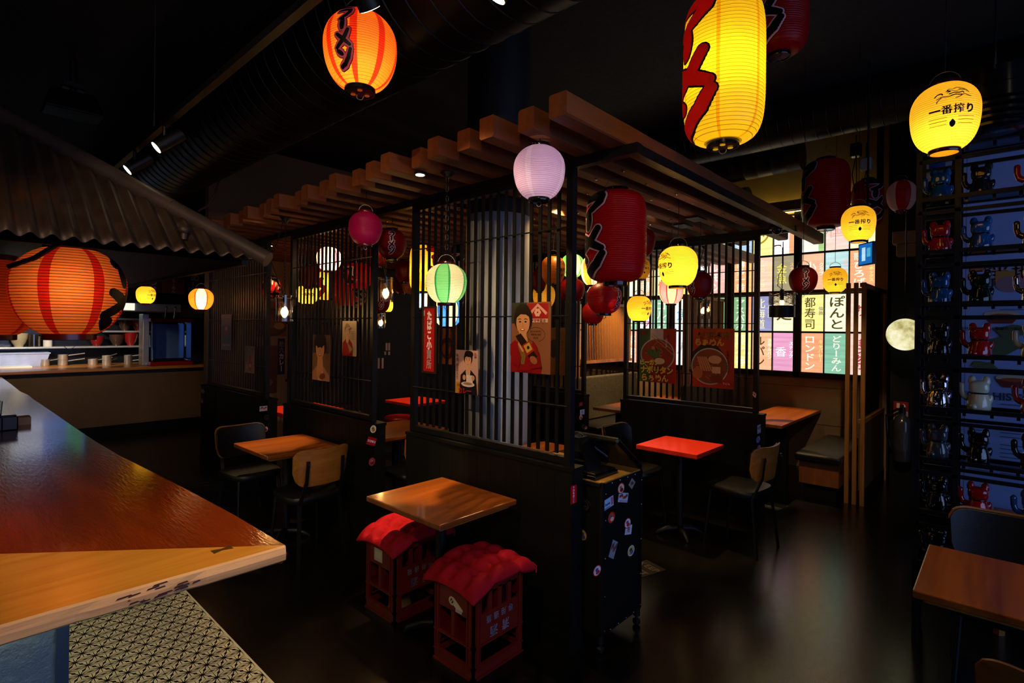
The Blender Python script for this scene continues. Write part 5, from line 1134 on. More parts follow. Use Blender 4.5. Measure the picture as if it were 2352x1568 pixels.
for px, py, k, w, h in ((1743, 985, ('stamp', '#a8c4f4', '#8a5060', '#3a6048', '#c88a68'), 7, 20), (1741, 1009, ('round', '#5a78c8', '#8098d8', '#a04858', '#6070b0'), 8, 16), (1743, 1031, ('round', '#6a70b8', '#b08890', '#8a5048', '#6a5060'), 8, 20), (1746, 1055, ('round', '#8a4438', '#c0783a', '#b02a20', '#602018'), 7, 18), (1745, 1081, ('diamond', '#88b4f4', '#304a80'), 8, 17)): stick(SC4, px, py, w, h, 'y', 1.557, k)
stick(SC4, 1733, 906, 9, 16, 'x', XI+.022, ('diamond', '#d8b8a0', '#c05030'), .3, 'orange and white sticker on the post')
for px, py, k, w, h in ((1334, 928, ('word', '#b01820', '酒', '#e0c0c0'), 8, 9), (1337, 946, ('word', '#c0c8e8', '市', '#404a70'), 10, 12), (1334, 958, R1, 8, 13), (1339, 979, ('ring', '#7a7a80'), 7, 10), (1345, 982, R4, 8, 9)): stick(SC5, px, py, w, h, 'y', 3.447, k)
stick(SC1, 466, 898, 7, 10, 'x', XF-.001, ('round', '#b0803a', '#c8b048', '#802018', '#a05030')); stick(SC1, 464, 920, 6, 12, 'x', XF-.001, R4)
till = thing('till_terminal', 'black cash register terminal on top of the stickered cabinet', 'till', (2.50, 1.72, CBZ))
build('base_plate', MB().box((-.11, -.13, 0), (.12, .15, .022)).box((-.1, -.12, .022), (.11, .14, .034)), BLACKP, till, bevel=.008)
st_ = MB(); n = 8
for k in range(n+1):
    u = k/n; w = .075-.02*u; y = .0+.05*u; z = .03+.17*u; d = .055-.02*u
    st_.v += [(-w, y-d, z), (w, y-d, z), (w, y+d, z), (-w, y+d, z)]
for k in range(n):
    for e in range(4): st_.f.append((k*4+e, k*4+(e+1) % 4, k*4+4+(e+1) % 4, k*4+4+e)); st_.mi.append(0)
st_.f += [(3, 2, 1, 0), (n*4, n*4+1, n*4+2, n*4+3)]; st_.mi += [0, 0]
build('stand', st_, BLACKP, till, smooth=50)
a_, b_ = at_t(1352, 1000, 3.02), at_t(1448, 1050, 3.15)
mon = MB(); mon.box((-.17, -.15, -.02), (.17, .15, .02)); mo_ = build('monitor', mon, BLACKP, till, bevel=.012); mp = at_t(1396, 1034, 3.12)
mo_.location = mp-till.location; mo_.rotation_euler = (0, math.radians(36), 0)
build('monitor_arm', MB().tube([(.0, .06, .2), mp-till.location-Vector((.02, 0, .03))], .022, 10), BLACKP, till, smooth=True)
# ================================================================ posters on the screens
def figure(c, x, y, s, hair, skin, cloth, cloth2='#c0a078', turn=.0, bun=True):
    """bust of a person: hair, face with features, neck, shoulders"""
    c.poly([(x-.62*s, y-1.5*s), (x-.55*s, y-.55*s), (x-.2*s, y-.28*s), (x+.2*s, y-.28*s), (x+.55*s, y-.55*s), (x+.66*s, y-1.5*s)], cloth)
    c.poly([(x-.13*s, y-.05*s), (x-.17*s, y-.38*s), (x, y-.55*s), (x+.17*s, y-.38*s), (x+.13*s, y-.05*s)], skin); c.poly([(x-.18*s, y-.33*s), (x, y-.56*s), (x+.18*s, y-.33*s), (x+.05*s, y-.85*s), (x-.05*s, y-.85*s)], cloth2)
    c.ell(x, y+.30*s, .31*s, .33*s, hair, 24)
    if bun: c.ell(x-.02*s, y+.48*s, .24*s, .2*s, hair)
    c.ell(x+turn*s*.05, y+.2*s, .225*s, .30*s, skin, 26); c.poly([(x-.24*s, y+.3*s), (x-.1*s, y+.5*s), (x+.12*s, y+.5*s), (x+.24*s, y+.32*s), (x+.1*s, y+.40*s), (x-.08*s, y+.41*s)], hair)
    for q in (-1, 1): c.ell(x+q*.095*s, y+.22*s, .038*s, .02*s, '#1c0f0a', 12); c.line([(x+q*.05*s, y+.285*s), (x+q*.1*s, y+.297*s), (x+q*.16*s, y+.278*s)], .018*s, '#2a160c')
    c.line([(x+.0*s, y+.2*s), (x+.025*s, y+.11*s), (x-.02*s, y+.105*s)], .012*s, '#8a5a3e'); c.ell(x, y+.02*s, .075*s, .028*s, '#8e1c1c', 14); c.ell(x, y+.026*s, .05*s, .012*s, '#e8d4c0', 10)
POSTERS = []
def poster(label, X, y0, z0, y1, z1, bg, draw, curl=0., dx=.018):
    w, h = y0-y1, z0-z1; c = Canvas(w, h, bg, .004, .0004); c.clip = True; draw(c, w, h)
    o = put(c, 'poster', (X+dx, (y0+y1)/2, (z0+z1)/2), (0, -1, 0), (0, 0, 1)); tag(o, label, 'poster', 'retro posters fixed to the slatted screens'); return o
def soy(c, w, h):
    c.rect(-w*.5, h*.2, -w*.1, h*.5, '#2c2a1c'); c.rect(-w*.08, h*.27, w*.44, h*.48, '#8e1014'); c.line([(-w*.02, h*.335), (w*.18, h*.46), (w*.40, h*.335)], w*.06, '#c8907c')
    for i in range(6): a = PI*i/3; c.ell(w*.18+w*.05*math.cos(a), h*.355+w*.05*math.sin(a), w*.035, w*.035, '#d09c88', 12)
    c.rect(-w*.02, h*.215, w*.44, h*.268, '#c09a80'); c.text('ヤマサ醤油', w*.2, h*.24, w*.075, '#7e1216', False, .05)
    s = w*.78; figure(c, -w*.18, h*.10, s, '#1a0d08', '#b67c50', '#7c0c12', '#6a5020')
    c.poly([(-w*.5, -h*.1), (-w*.36, -h*.03), (-w*.2, -h*.28), (-w*.28, -h*.44), (-w*.44, -h*.36), (-w*.5, -h*.25)], '#7c0a10'); c.poly([(w*.1, -h*.04), (w*.2, -h*.12), (w*.32, -h*.4), (w*.05, -h*.44), (-w*.1, -h*.3)], '#740a10')
    c.poly([(-w*.36, h*.02), (-w*.22, h*.06), (w*.22, -h*.26), (w*.08, -h*.34), (-w*.16, -h*.16)], '#1e0f0a'); c.poly([(-w*.2, -h*.12), (w*.0, -h*.04), (w*.14, -h*.17), (-w*.05, -h*.26)], '#8e1a14'); c.poly([(-w*.14, -h*.12), (w*.0, -h*.065), (w*.09, -h*.16), (-w*.05, -h*.22)], '#a8862c'); c.ell(-w*.02, -h*.14, w*.035, w*.035, '#2a1a0a')
    c.ell(w*.12, -h*.31, w*.1, h*.05, '#8a5230', rot=-.5)
    P = [(w*.17+w*.23*math.cos(a), h*.045+h*.1*math.sin(a)) for a in [-1.2+2*PI*i/30*.9 for i in range(31)]]; c.line(P, w*.01, '#2a1c16')
    for i, t in enumerate(('あらゆる調理に', '御料理に御重', 'お試を')): c.text(t, w*.18, h*(.09-.045*i), w*.042, '#2a1a12', False, .03)
    c.text('ヤマサ醤油株式会社', -w*.1, -h*.475, w*.045, '#2e1a10', False, .02)
poster('poster of a smiling woman in red holding a dark bottle, on the long screen', XF, 2.114, 1.854, 1.824, 1.454, '#7a4a2e', soy)
def curry(c, w, h):
    c.rect(-w/2, -h/2, w/2, -h*.24, '#a8761c'); figure(c, w*.08, h*.18, w*.62, '#140b08', '#c08e6c', '#15121a', '#b8a898'); c.ell(w*.14, h*.42, w*.18, h*.07, '#140b08')
    c.poly([(w*.02, -h*.06), (w*.3, -h*.06), (w*.32, -h*.22), (w*.04, -h*.24)], '#c8b4ac'); c.ell(w*.1, -h*.27, w*.3, h*.06, '#c8b2a8'); c.ell(w*.1, -h*.255, w*.2, h*.03, '#8a6a5a')
    for q in (-.06, .34): c.ell(w*q, -h*.12, w*.07, h*.06, '#b88460')
    c.text('牛肉 野菜入り', -w*.38, h*.12, w*.125, '#5c3c3c', True, .02); c.text('大塚の', -w*.25, -h*.3, w*.09, '#4a1c10'); c.text('カレー', -w*.02, -h*.42, w*.2, '#8e1c10', False, .05); c.rect(w*.38, h*.36, w*.47, h*.45, '#9a5a58')
poster('poster of a woman in a dark kimono above a bowl, beside the grey column', XF, 2.602, 1.565, 2.395, 1.288, '#b68a7e', curry)
def tobacco(c, w, h):
    c.rect(-w*.36, -h*.47, w*.36, h*.47, '#a80e14'); c.text('たばこ小賣所', w*.02, 0, h*.145, '#e6d8d0', True, .05, 0, .8)
    c.text('国定公園入', -w*.27, h*.02, h*.03, '#d8a8a0', True, .02); c.line([(-w*.33, h*.44), (-w*.33, h*.36)], w*.05, '#c8c8d8')
poster('red vertical enamel sign with white letters on the left end of the long screen', XF, 2.955, 1.85, 2.80, 1.395, '#2c1a14', tobacco)
def lady1(c, w, h):
    c.rect(-w/2, h*.1, w/2, h/2, '#43301f'); figure(c, -w*.04, h*.04, w*1.12, '#1c100a', '#b87a4c', '#a06a48', '#c09060', bun=False); c.ell(-w*.04, h*.33, w*.3, h*.1, '#1c100a', 24)
    c.ell(-w*.1, -h*.36, w*.13, h*.06, '#b8784a', rot=.6); c.ell(w*.12, -h*.4, w*.16, h*.06, '#7a3420', rot=.3); c.text('サンプル', w*.38, h*.1, w*.08, '#2a1a10', True)
poster('brown poster of a dark-haired woman on the middle screen', XF, 4.511, 1.635, 4.211, 1.238, '#6e4a2c', lady1)
def lady2(c, w, h):
    figure(c, -w*.12, h*.12, w*.62, '#5a3a22', '#b88c60', '#7e1612', '#8a7a40'); c.ell(-w*.05, -h*.3, w*.36, h*.17, '#8e1a14'); c.poly([(-w*.1, -h*.1), (w*.3, -h*.3), (w*.1, -h*.4)], '#8a7440')
    for i in range(5): c.line([(w*.15, h*(.2-.05*i)), (w*.42, h*(.2-.05*i))], h*.008, '#6a4a38')
    c.ell(-w*.0, h*.3, w*.14, h*.03, '#a86a50')
poster('pale tan poster of a woman with a red bundle on the middle screen', XF, 4.008, 1.753, 3.796, 1.469, '#a5865e', lady2)
poster('narrow dark poster high on the farthest screen', XF, 6.716, 1.835, 6.409, 1.426, '#5a3a28', lambda c, w, h: (c.rect(-w*.4, -h*.3, w*.4, h*.2, '#24302e'), c.ell(w*.05, h*.05, w*.22, h*.2, '#6a1c1a'), c.ell(0, h*.1, w*.1, h*.06, '#a07048'), c.line([(-w*.4, -h*.36), (w*.4, -h*.36)], h*.03, '#8a6a48')))
poster('small pale poster with a red flask low on the farthest screen', XF, 6.015, 1.491, 5.788, 1.206, '#7e6238', lambda c, w, h: (c.ell(w*.1, -h*.2, w*.22, h*.22, '#7c1c14'), c.rect(-w*.05, 0, w*.25, h*.14, '#8a2418'), c.text('やきとり', -w*.3, h*.15, w*.2, '#4a3418', True), c.rect(w*.0, -h*.28, w*.24, -h*.16, '#b08a58')))
def noodles(c, w, h, n, broth):
    r = random.Random(n); c.ell(0, 0, w, h, '#c0b4a4', 40); c.ell(0, 0, w*.95, h*.95, '#6a5a50', 40); c.ell(0, 0, w*.9, h*.9, broth, 40)
    for k in range(26):
        a = r.uniform(0, 6.3); q = r.uniform(.1, .72); x, y = w*q*math.cos(a), h*q*math.sin(a); c.line([(x, y), (x+w*r.uniform(-.25, .25), y+h*r.uniform(-.1, .1)), (x+w*r.uniform(-.35, .35), y+h*r.uniform(-.25, .25))], w*.025, r.choice(['#b0683a', '#9a4a24', '#c28850', '#7a2a14']))
def vegan(c, w, h):
    c.rect(-w/2, -h/2, -w*.2, h/2, '#3c5c2c'); c.rect(-w*.2, -h*.1, w*.16, h/2, '#cdb8a2'); c.rect(w*.16, -h/2, w/2, h/2, '#a02414')
    b = Canvas(1, 1, None); noodles(b, w*.47, h*.30, 5, '#8a2a16'); 
    for v, f_, col, L in b.items: c.items.append(([(x, y+h*.02) for x, y in v], f_, col, c.layer)); c.layer += 1
    for x, rt in ((-.14, .5), (-.05, .1), (.04, -.2), (-.2, .9)): c.ell(w*x, h*.04, w*.04, h*.1, '#3a5a22', rot=rt)
    c.ell(w*.08, -h*.1, w*.14, h*.06, '#cdae84'); c.ell(-w*.1, h*.14, w*.05, w*.05, '#b06a3a')
    c.line([(-w*.15, h*.36), (w*.46, h*.02)], w*.02, '#a87848'); c.line([(-w*.12, h*.4), (w*.48, h*.08)], w*.02, '#b08450'); c.rect(-w*.46, h*.38, -w*.3, h*.46, '#7a2018')
    c.text('燻製スパイス', w*.26, h*.28, h*.042, '#f0d8c8', True, .03); c.text('ビーガン', -w*.2, -h*.13, w*.14, '#d8c040', False, .06)
    c.text('ナポリタン', 0, -h*.265, w*.2, '#1c2a10', False, .11, 0, .95, -.05); c.text('ナポリタン', 0, -h*.265, w*.2, '#d9ac34', False, .05, 0, .95, -.05); c.text('らぁめん', -w*.05, -h*.41, w*.19, '#2a1a0c', False, .11); c.text('らぁめん', -w*.05, -h*.41, w*.19, '#d9a43a', False, .05)
poster('noodle poster with green, white and red background on the inner screen', XI, 2.775, 1.724, 2.378, 1.18, '#a02414', vegan)
def miso(c, w, h):
    c.poly([(-w*.5, h*.1), (-w*.3, h*.22), (w*.1, h*.22), (w*.34, h*.0), (-w*.5, -h*.1)], '#2c1a10'); b = Canvas(1, 1, None); noodles(b, w*.45, h*.31, 9, '#7a3a18')
    for v, f_, col, L in b.items: c.items.append(([(x-w*.08, y-h*.14) for x, y in v], f_, col, c.layer)); c.layer += 1
    for k in range(5): c.line([(w*(-.36+.05*k), h*.02), (w*(-.25+.06*k), -h*.22)], w*.04, '#b97a4c')
    c.ell(w*.06, -h*.02, w*.16, h*.07, '#c09060'); c.rect(w*.0, -h*.25, w*.2, -h*.14, '#c89a6c'); c.ell(-w*.36, -h*.26, w*.13, h*.1, '#a85c2c'); c.ell(w*.1, -h*.34, w*.16, h*.07, '#6a2c14')
    c.text('札幌味噌', w*.02, h*.39, w*.2, '#c8822a', False, .06); c.text('らぁめん', -w*.08, h*.27, w*.18, '#c89030', False, .06); c.text('札幌と北海道の味', w*.37, -h*.05, h*.045, '#3a0c08', True, .02); c.ell(w*.34, -h*.41, w*.13, h*.045, '#9a1a10'); c.text('うどん', w*.34, -h*.41, w*.06, '#e8d8c8')
poster('orange noodle poster with a bowl of miso noodles on the inner screen', XI, 2.207, 1.728, 1.814, 1.172, '#9c2c10', miso)
def yposter(label, px0, py0, px1, py1, Y, bg, draw, name='wall_picture', cat='picture', grp='pictures on the dining wall'):
    a = at_y(px0, py0, Y); b = at_y(px1, py1, Y); w, h = b.x-a.x, a.z-b.z; c = Canvas(w, h, bg, .01, .0006); c.clip = True; draw(c, w, h)
    return tag(put(c, name, ((a.x+b.x)/2, 7.609, (a.z+b.z)/2), (1, 0, 0), (0, 0, 1)), label, cat, grp)
def bigbowl(c, w, h):
    c.ell(0, -h*.1, w*.6, h*.4, '#3a2212', 30); c.ell(0, -h*.1, w*.52, h*.33, '#5a3218', 30)
    for k in range(5): c.line([(-w*.25+w*.07*k, h*.12), (-w*.1+w*.08*k, -h*.25)], w*.045, '#8a4c26')
    c.ell(w*.25, -h*.2, w*.18, h*.1, '#a8823c')
yposter('brown noodle bowl picture on the wall above the navy sign', 590, 690, 658, 772, 7.6, '#7a4618', bigbowl)
yposter('brown poster with a pink flower on the wall between two screens', 590, 794, 637, 902, 7.59, '#5e2e16', lambda c, w, h: (c.ell(-w*.2, h*.05, w*.3, h*.2, '#26160f'), [c.ell(w*.1+w*.1*math.cos(a), -h*.27+w*.1*math.sin(a), w*.1, w*.1, '#a06458', 12) for a in [k*PI/3 for k in range(6)]], c.text('きもの', w*.15, h*.3, w*.09, '#8a5a3c', True)))
yposter('navy vertical sign with white brush letters', 641, 777, 656, 859, 7.58, '#0c1230', lambda c, w, h: c.text('助六カレー', 0, 0, h*.17, '#d8b8a0', True, .05, 0, .85), 'sign', 'sign')
a = at_x(675, 700, XF+.07); b = at_x(691, 820, XF+.07); cv = Canvas(a.y-b.y, a.z-b.z, '#4a2a14', .008); cv.text('一番搾り', 0, 0, (a.z-b.z)*.2, '#2a160a', True, .05)
tag(put(cv, 'wooden_plaque', (XF+.09, (a.y+b.y)/2, (a.z+b.z)/2), (0, -1, 0), (0, 0, 1)), 'dark wooden plaque with vertical letters behind the left slats of the middle screen', 'sign')
# pictures seen behind the long screen
for label, q, bg, d in (('warm brown picture right of the woman poster, seen through the slats', (1262, 752, 1298, 862), '#8a5420', lambda c, w, h: (c.ell(-w*.2, h*.05, w*.3, h*.2, '#2c2010'), c.ell(w*.1, -h*.2, w*.3, h*.12, '#a0502a'), c.text('ラーメン', w*.3, h*.1, w*.14, '#3a2410', True))),
                        ('orange food picture below the blue striped lantern', (1008, 745, 1048, 838), '#a8741c', lambda c, w, h: (c.ell(0, -h*.1, w*.4, h*.28, '#5a2a10'), c.ell(-w*.05, -h*.12, w*.25, h*.16, '#a85a2c'), c.ell(w*.1, h*.0, w*.1, h*.06, '#4a6a28'), c.text('屋台', w*.25, h*.3, w*.22, '#3a2408', True)))):
    a = at_x(q[0], q[1], XI-.03); b = at_x(q[2], q[3], XI-.03); w, h = a.y-b.y, a.z-b.z; c = Canvas(w, h, bg, .008); d(c, w, h); tag(put(c, 'picture', (XI-.03, (a.y+b.y)/2, (a.z+b.z)/2), (0, -1, 0), (0, 0, 1)), label, 'picture')
# ================================================================ dining booths by the window
FAB = NT('woven_olive_fabric'); pf = FAB.principled(); vf = FAB.coord((1, 1, 1)); nf = FAB.noise(vf, 28, 3, .7, 2.5); FAB.link(FAB.ramp(nf, [(.4, '#2c281a'), (.55, '#4e4730'), (.65, '#201c12')]), pf.inputs['Base Color']); pf.inputs['Roughness'].default_value = .9; FAB = FAB.m
BENW = wood('bench_wood', '#4a2410', '#82481c', .45, 'z', 5, .12)
def divider(label, Y, x0, x1, zt, posts=3, lat=True):
    t = thing('booth_divider', label, 'divider', ((x0+x1)/2, Y, 0), 0, 'timber booth dividers')
    if lat:
        for i in range(posts): build('post', MB().box((x0+.055*i*1.15-.01, Y-.02, 0), (x0+.055*i*1.15+.022, Y+.02, zt)), SLATW, t, True)
        xs = x0+.06*posts
    else:
        for i in range(posts): build('post', MB().box((x0-.01, Y+.055-.066*i-.018, 0), (x0+.025, Y+.055-.066*i+.018, zt)), SLATW, t, True)
        xs = x0+.03; Y -= .06
    build('lower_panel', MB().box((xs, Y-.02, .14), (x1, Y+.02, .98 if lat else .8)), wood('divider_panel', '#33230f', '#57401f', .5, 'z', 4, .1), t, True); build('plinth', MB().box((xs, Y-.025, 0), (x1, Y+.025, .14)), BLACKW, t, True)
    for z in (1.0, 1.25, zt-.02) if lat else (.82, zt-.02): build('rail', MB().box((xs, Y-.022, z-.02), (x1, Y+.022, z+.02)), SLATW, t, True)
    if lat:
        n = int((x1-xs)/.042)
        m0 = None
        for i in range(n):
            if m0 is None: m0 = build('lattice_bar', MB().box((-.007, -.01, 1.25), (.007, .01, zt-.04)), SLATW, t); o = m0
            else: o = m0.copy(); COL.objects.link(o); o.parent = t
            o.location = (xs+.021+i*.042-(x0+x1)/2, 0, 0)
    else:
        build('smoked_pane', MB().box((xs, Y-.004, .84), (x1-.03, Y+.004, zt-.04)), mat('smoked_glass', '#2a1d10', .08, 0, .2), t, True)
    return t
DV1 = divider('timber divider with three slim posts and a smoked pane beside the right bench', 1.1, 6.22, 7.5, 2.2, 3, False)
DV2 = divider('timber lattice divider with paper strips, seen between the two noodle posters', 2.86, 6.2, 7.45, 2.15, 2)
DV3 = divider('timber lattice divider below the lowest red lantern', 4.32, 5.98, 7.45, 2.1, 2)
for i, px in enumerate((1572, 1586)):
    p = at_y(px, 880, 2.835); c = Canvas(.05, .26, '#c8988c', .002); tag(put(c, 'hanging_paper_strip', (p.x, 2.833, p.z), (1, 0, 0), (0, 0, 1)), ['left pale pink paper strip on the lattice divider posts', 'right pale pink paper strip on the lattice divider posts'][i], 'paper strip', 'paper strips on the divider')
for i, px in enumerate((1613, 1629)):
    p = at_y(px, 741, 2.83); c = Canvas(.055, .1, '#7a6068', .002); tag(put(c, 'hanging_paper_strip', (p.x, 2.833, p.z), (1, 0, 0), (0, 0, 1)), ['left mauve paper strip below the glass pendant lamp', 'right mauve paper strip below the glass pendant lamp'][i], 'paper strip', 'paper strips on the divider')
def bench(label, x0, x1, y0, y1, back=None):
    t = thing('bench', label, 'bench', ((x0+x1)/2, (y0+y1)/2, 0), 0, 'padded booth benches')
    build('seat_cushion', MB().box((x0, y0, .38), (x1, y1, .46)), LEATHER, t, True, bevel=.025, bseg=3); build('bench_base', MB().box((x0+.08, y0+.03, .14), (x1, y1-.03, .38)), BENW, t, True); build('plinth', MB().box((x0+.12, y0+.06, 0), (x1, y1-.06, .14)), BLACKW, t, True)
    if back is not None: build('backrest', MB().box((x0+.02, back-.04, .46), (x1, back+.04, 1.06)), FAB, t, True, bevel=.02)
bench('padded bench at the right end, under the three slim timber posts', 6.08, 7.45, 1.18, 1.60)
bench('padded bench with woven backrest below the lowest red lantern', 5.75, 7.45, 3.80, 4.24, 4.24)
bench('padded bench with woven backrest behind the right noodle poster', 6.0, 7.45, 2.34, 2.80, 2.785)
def booth_table(label, x0, x1, y0, y1):
    t = thing('booth_table', label, 'table', ((x0+x1)/2, (y0+y1)/2, 0), 0, 'wooden booth tables')
    build('tabletop', MB().box((x0, y0, .715), (x1, y1, .75)), TOPL, t, True, bevel=.005); build('pedestal', MB().box((x0+.35, (y0+y1)/2-.2, 0), (x0+.43, (y0+y1)/2+.2, .715)), BLACKW, t, True)
booth_table('wooden booth table lit from above beside the right bench', 5.87, 7.46, 1.66, 2.16)
p0 = at_z(1387, 925, .75); p1 = at_z(1562, 919, .75)
booth_table('wooden booth table behind the slats under the left noodle poster', 5.55, 7.46, 3.12, 3.74)
# dark back corner: lattice with white chopstick wrappers, pillar
slab('wall_alcove', (4.35, 7.0, 0), (7.5, 7.06, 2.6), WALLD)
dl = thing('dark_lattice', 'dark lattice partition with white paper strips left of the long screen', 'partition', (3.6, 6.9, 0), 0, None, 'thing')
for i in range(16): build('lattice_bar', MB().cb((-.42+i*.062, 0, 1.35), (.02, .02, 1.5)), BLACKM, dl)
for z in (.62, 1.0, 1.75, 2.09): build('rail', MB().cb((.045, 0, z), (1.0, .03, .03)), BLACKM, dl)
for i, (px, py, h) in enumerate(((855, 782, 38), (888, 796, 17), (894, 796, 17), (870, 834, 24), (879, 834, 24), (885, 811, 8), (894, 811, 8))):
    p = at_y(px, py, 6.87); s = 6.87/ray(px, py).y/FPX; tag(put(Canvas(5*s, h*s, '#c8a890', .002), 'hanging_paper_strip', (p.x, 6.87, p.z), (1, 0, 0), (0, 0, 1)), ['long white paper strip leftmost on the dark lattice', 'upper left of the paired white strips on the dark lattice', 'upper right of the paired white strips on the dark lattice', 'lower left of the paired white strips on the dark lattice', 'lower right of the paired white strips on the dark lattice', 'small white tag on the dark lattice, left', 'small white tag on the dark lattice, right'][i], 'paper strip', 'white paper strips on the dark lattice')
# ================================================================ right side: cat shelf
SX = 3.69
sh = thing('display_rack', 'tall black display rack full of shiny lucky cats at the right', 'rack', (SX+.1, -.2, 0))
ys = [.353, .188, -.62]; zt_ = 2.95
for y in ys:
    for x in (SX, SX+.19): build('post', MB().box((x-.012, y-.013, 0), (x+.012, y+.013, zt_)), BLACKM, sh, True)
lev = [at_x(2130, py, SX).z for py in (391-48, 459, 580, 698, 817, 936, 1053, 1174)]; lev += [lev[-1]-.285]
for z in lev:
    build('shelf_rail', MB().box((SX-.014, ys[2], z-.011), (SX+.012, ys[0], z+.011)).box((SX+.178, ys[2], z-.011), (SX+.202, ys[0], z+.011)), BLACKM, sh, True)
    build('shelf_rail', MB().box((SX-.012, ys[2], z-.082), (SX+.010, ys[0], z-.064)).box((SX+.180, ys[2], z-.082), (SX+.200, ys[0], z-.064)), BLACKM, sh, True)
    build('shelf_board', MB().box((SX+.014, ys[2], z-.006), (SX+.176, ys[0], z)), glass('smoky_shelf_glass', '#b8b8c0', .05), sh, True)
    for yy in (.235, .315, .155, .045, -.055): build('shelf_clip', MB().box((SX+.02, yy-.007, z-.03), (SX+.05, yy+.007, z-.008)), BLACKP, sh, True)
def cat_mesh():
    m = MB()
    def sq(c, r, n=3.2, nu=28, nv=18):
        vs = []
        for j in range(nv+1):
            th = PI*j/nv-PI/2
            for k in range(nu):
                a = 2*PI*k/nu; f = lambda x: math.copysign(abs(x)**(2/n), x)
                vs.append((c[0]+r[0]*f(math.cos(th))*f(math.cos(a)), c[1]+r[1]*f(math.cos(th))*f(math.sin(a)), c[2]+r[2]*f(math.sin(th))))
        m.add(vs, [(j*nu+k, j*nu+(k+1) % nu, (j+1)*nu+(k+1) % nu, (j+1)*nu+k) for j in range(nv) for k in range(nu)])
    E = lambda c, r, M=None: m.ell(c, r, 20, 14, 0, M)
    m.lathe([(.052, 0), (.060, .008), (.060, .03), (.054, .055), (.046, .078), (.038, .092), (.030, .1)], 32)       # bell-shaped body
    sq((0, 0, .118), (.040, .051, .036), 2.9)                                                                       # wide square head
    for s in (-1, 1):
        m.lathe([(.021, -.004), (.0205, .014), (.016, .027), (.008, .033)], 18, (.002, s*.0345, .144))              # rounded ears at the head's corners
        E((.035, s*.034, .014), (.026, .018, .015))
    E((.004, -.050, .055), (.020, .016, .030), Matrix.Rotation(.35, 3, 'X')); E((-.052, .02, .018), (.016, .016, .016))
    m.tube([(.0, .040, .058), (.002, .060, .060), (.004, .076, .070), (.006, .084, .092), (.006, .085, .125)], [.016, .016, .016, .0155, .0165], 16); E((.008, .085, .128), (.0175, .0165, .013))
    o = build('cat_body', m, WHITE); md = o.modifiers.new('r', 'REMESH'); md.mode = 'VOXEL'; md.voxel_size = .0032; sm_ = o.modifiers.new('s', 'SMOOTH'); sm_.iterations = 4; sm_.factor = .5
    bpy.context.view_layer.update(); me = bpy.data.meshes.new_from_object(o.evaluated_get(bpy.context.evaluated_depsgraph_get()))
    bpy.data.objects.remove(o); me.polygons.foreach_set('use_smooth', [True]*len(me.polygons)); me.name = 'cat_body'; return me
CATM = cat_mesh()
col_me = build('collar', MB().tube([(.0405*math.cos(a), .0405*math.sin(a), .088) for a in [2*PI*i/28 for i in range(28)]], .0048, 8, closed=True), mat('cat_collar', '#0f1014', .2), smooth=True); COLME = col_me.data; bpy.data.objects.remove(col_me)
def gl_(n, c, metal=0., rough=.12): return mat('cat_'+n, c, rough, metal, .04, 5, 0, .6, .6)
CATC = {'blue': gl_('blue', '#0f4d86'), 'red': gl_('red', '#b00d10'), 'black': gl_('black', '#070709', .0, .08), 'grey': gl_('grey', '#4a4e52'), 'cream': gl_('cream', '#d6d0ac'), 'silver': gl_('silver', '#d8c8c0', 1, .08), 'gold': gl_('gold', '#8a6a28', 1, .1), 'smoke': gl_('smoke', '#2c2a2a', .5, .1), 'green': gl_('dark green', '#18241c', .6, .1)}
WORD = {'blue': 'blue', 'red': 'red', 'black': 'black', 'grey': 'grey', 'cream': 'cream white', 'silver': 'mirror silver', 'gold': 'dark gold', 'smoke': 'smoky grey', 'green': 'dark green'}
rowsC = [('gold', 'gold', None), ('blue', 'smoke', 'red'), ('red', 'blue', 'gold'), ('blue', 'green', 'silver'), ('black', 'red', 'cream'), ('silver', 'cream', 'red'), ('grey', 'black', 'smoke'), ('black', 'red', 'blue'), ('black', None, None)]
rown = ['topmost', 'second', 'third', 'fourth', 'fifth', 'sixth', 'seventh', 'eighth', 'lowest']
for i, (z, row) in enumerate(zip(lev, rowsC)):
    for k, (cn, y, pl) in enumerate(zip(row, (.268, .098, -.112), ('in the narrow left bay', 'next to the rack post', 'at the photo edge'))):
        if not cn: continue
        t = thing('lucky_cat', f'{WORD[cn]} shiny lucky cat {pl} of the rack, {rown[i]} shelf', 'cat figurine', (SX+.095, y, z), random.Random(i*3+k).uniform(-.15, .1), 'shiny lucky cats on the display rack')
        b = bpy.data.objects.new('cat_body', CATM); COL.objects.link(b); b.parent = t; b.scale = (.86, .84, 1.03); b.location = (0, 0, .0)
        b.material_slots[0].link = 'OBJECT'; b.material_slots[0].material = CATC[cn]
        c = bpy.data.objects.new('collar', COLME); COL.objects.link(c); c.parent = t; c.scale = (.86, .84, 1.03)
# history board behind the rack
BX = 4.55; pz = lambda py: at_x(2250, py, BX).z; py_ = lambda px: at_x(px, 760, BX).y
yl, yr = py_(2203), -1.3; zt2, zb2 = pz(335), pz(1165); bw_, bh_ = yl-yr, zt2-zb2; yc_, zc_ = (yl+yr)/2, (zt2+zb2)/2
cv = Canvas(bw_, bh_, '#8299cc', .02, .0006); P = lambda px, py: (yc_-py_(px), pz(py)-zc_)
cv.line([P(2217, 340), P(2217, 1160)], .004, '#5a6a90')
x, y = P(2290, 628); cv.text('ご当地ラーメン', x+.22, y, .105, '#3a1a10', False, .12); cv.text('ご当地ラーメン', x+.22, y, .105, '#b0602a', False, .05); x, y = P(2310, 648); cv.text('Japan', x, y, .06, '#2a2420', False, .03)
x, y = P(2300, 632); cv.rect(x-.03, y-.05, x+.06, y+.02, '#a8763a'); x, y = P(2320, 655); cv.ell(x, y, .07, .05, '#8a6a78')
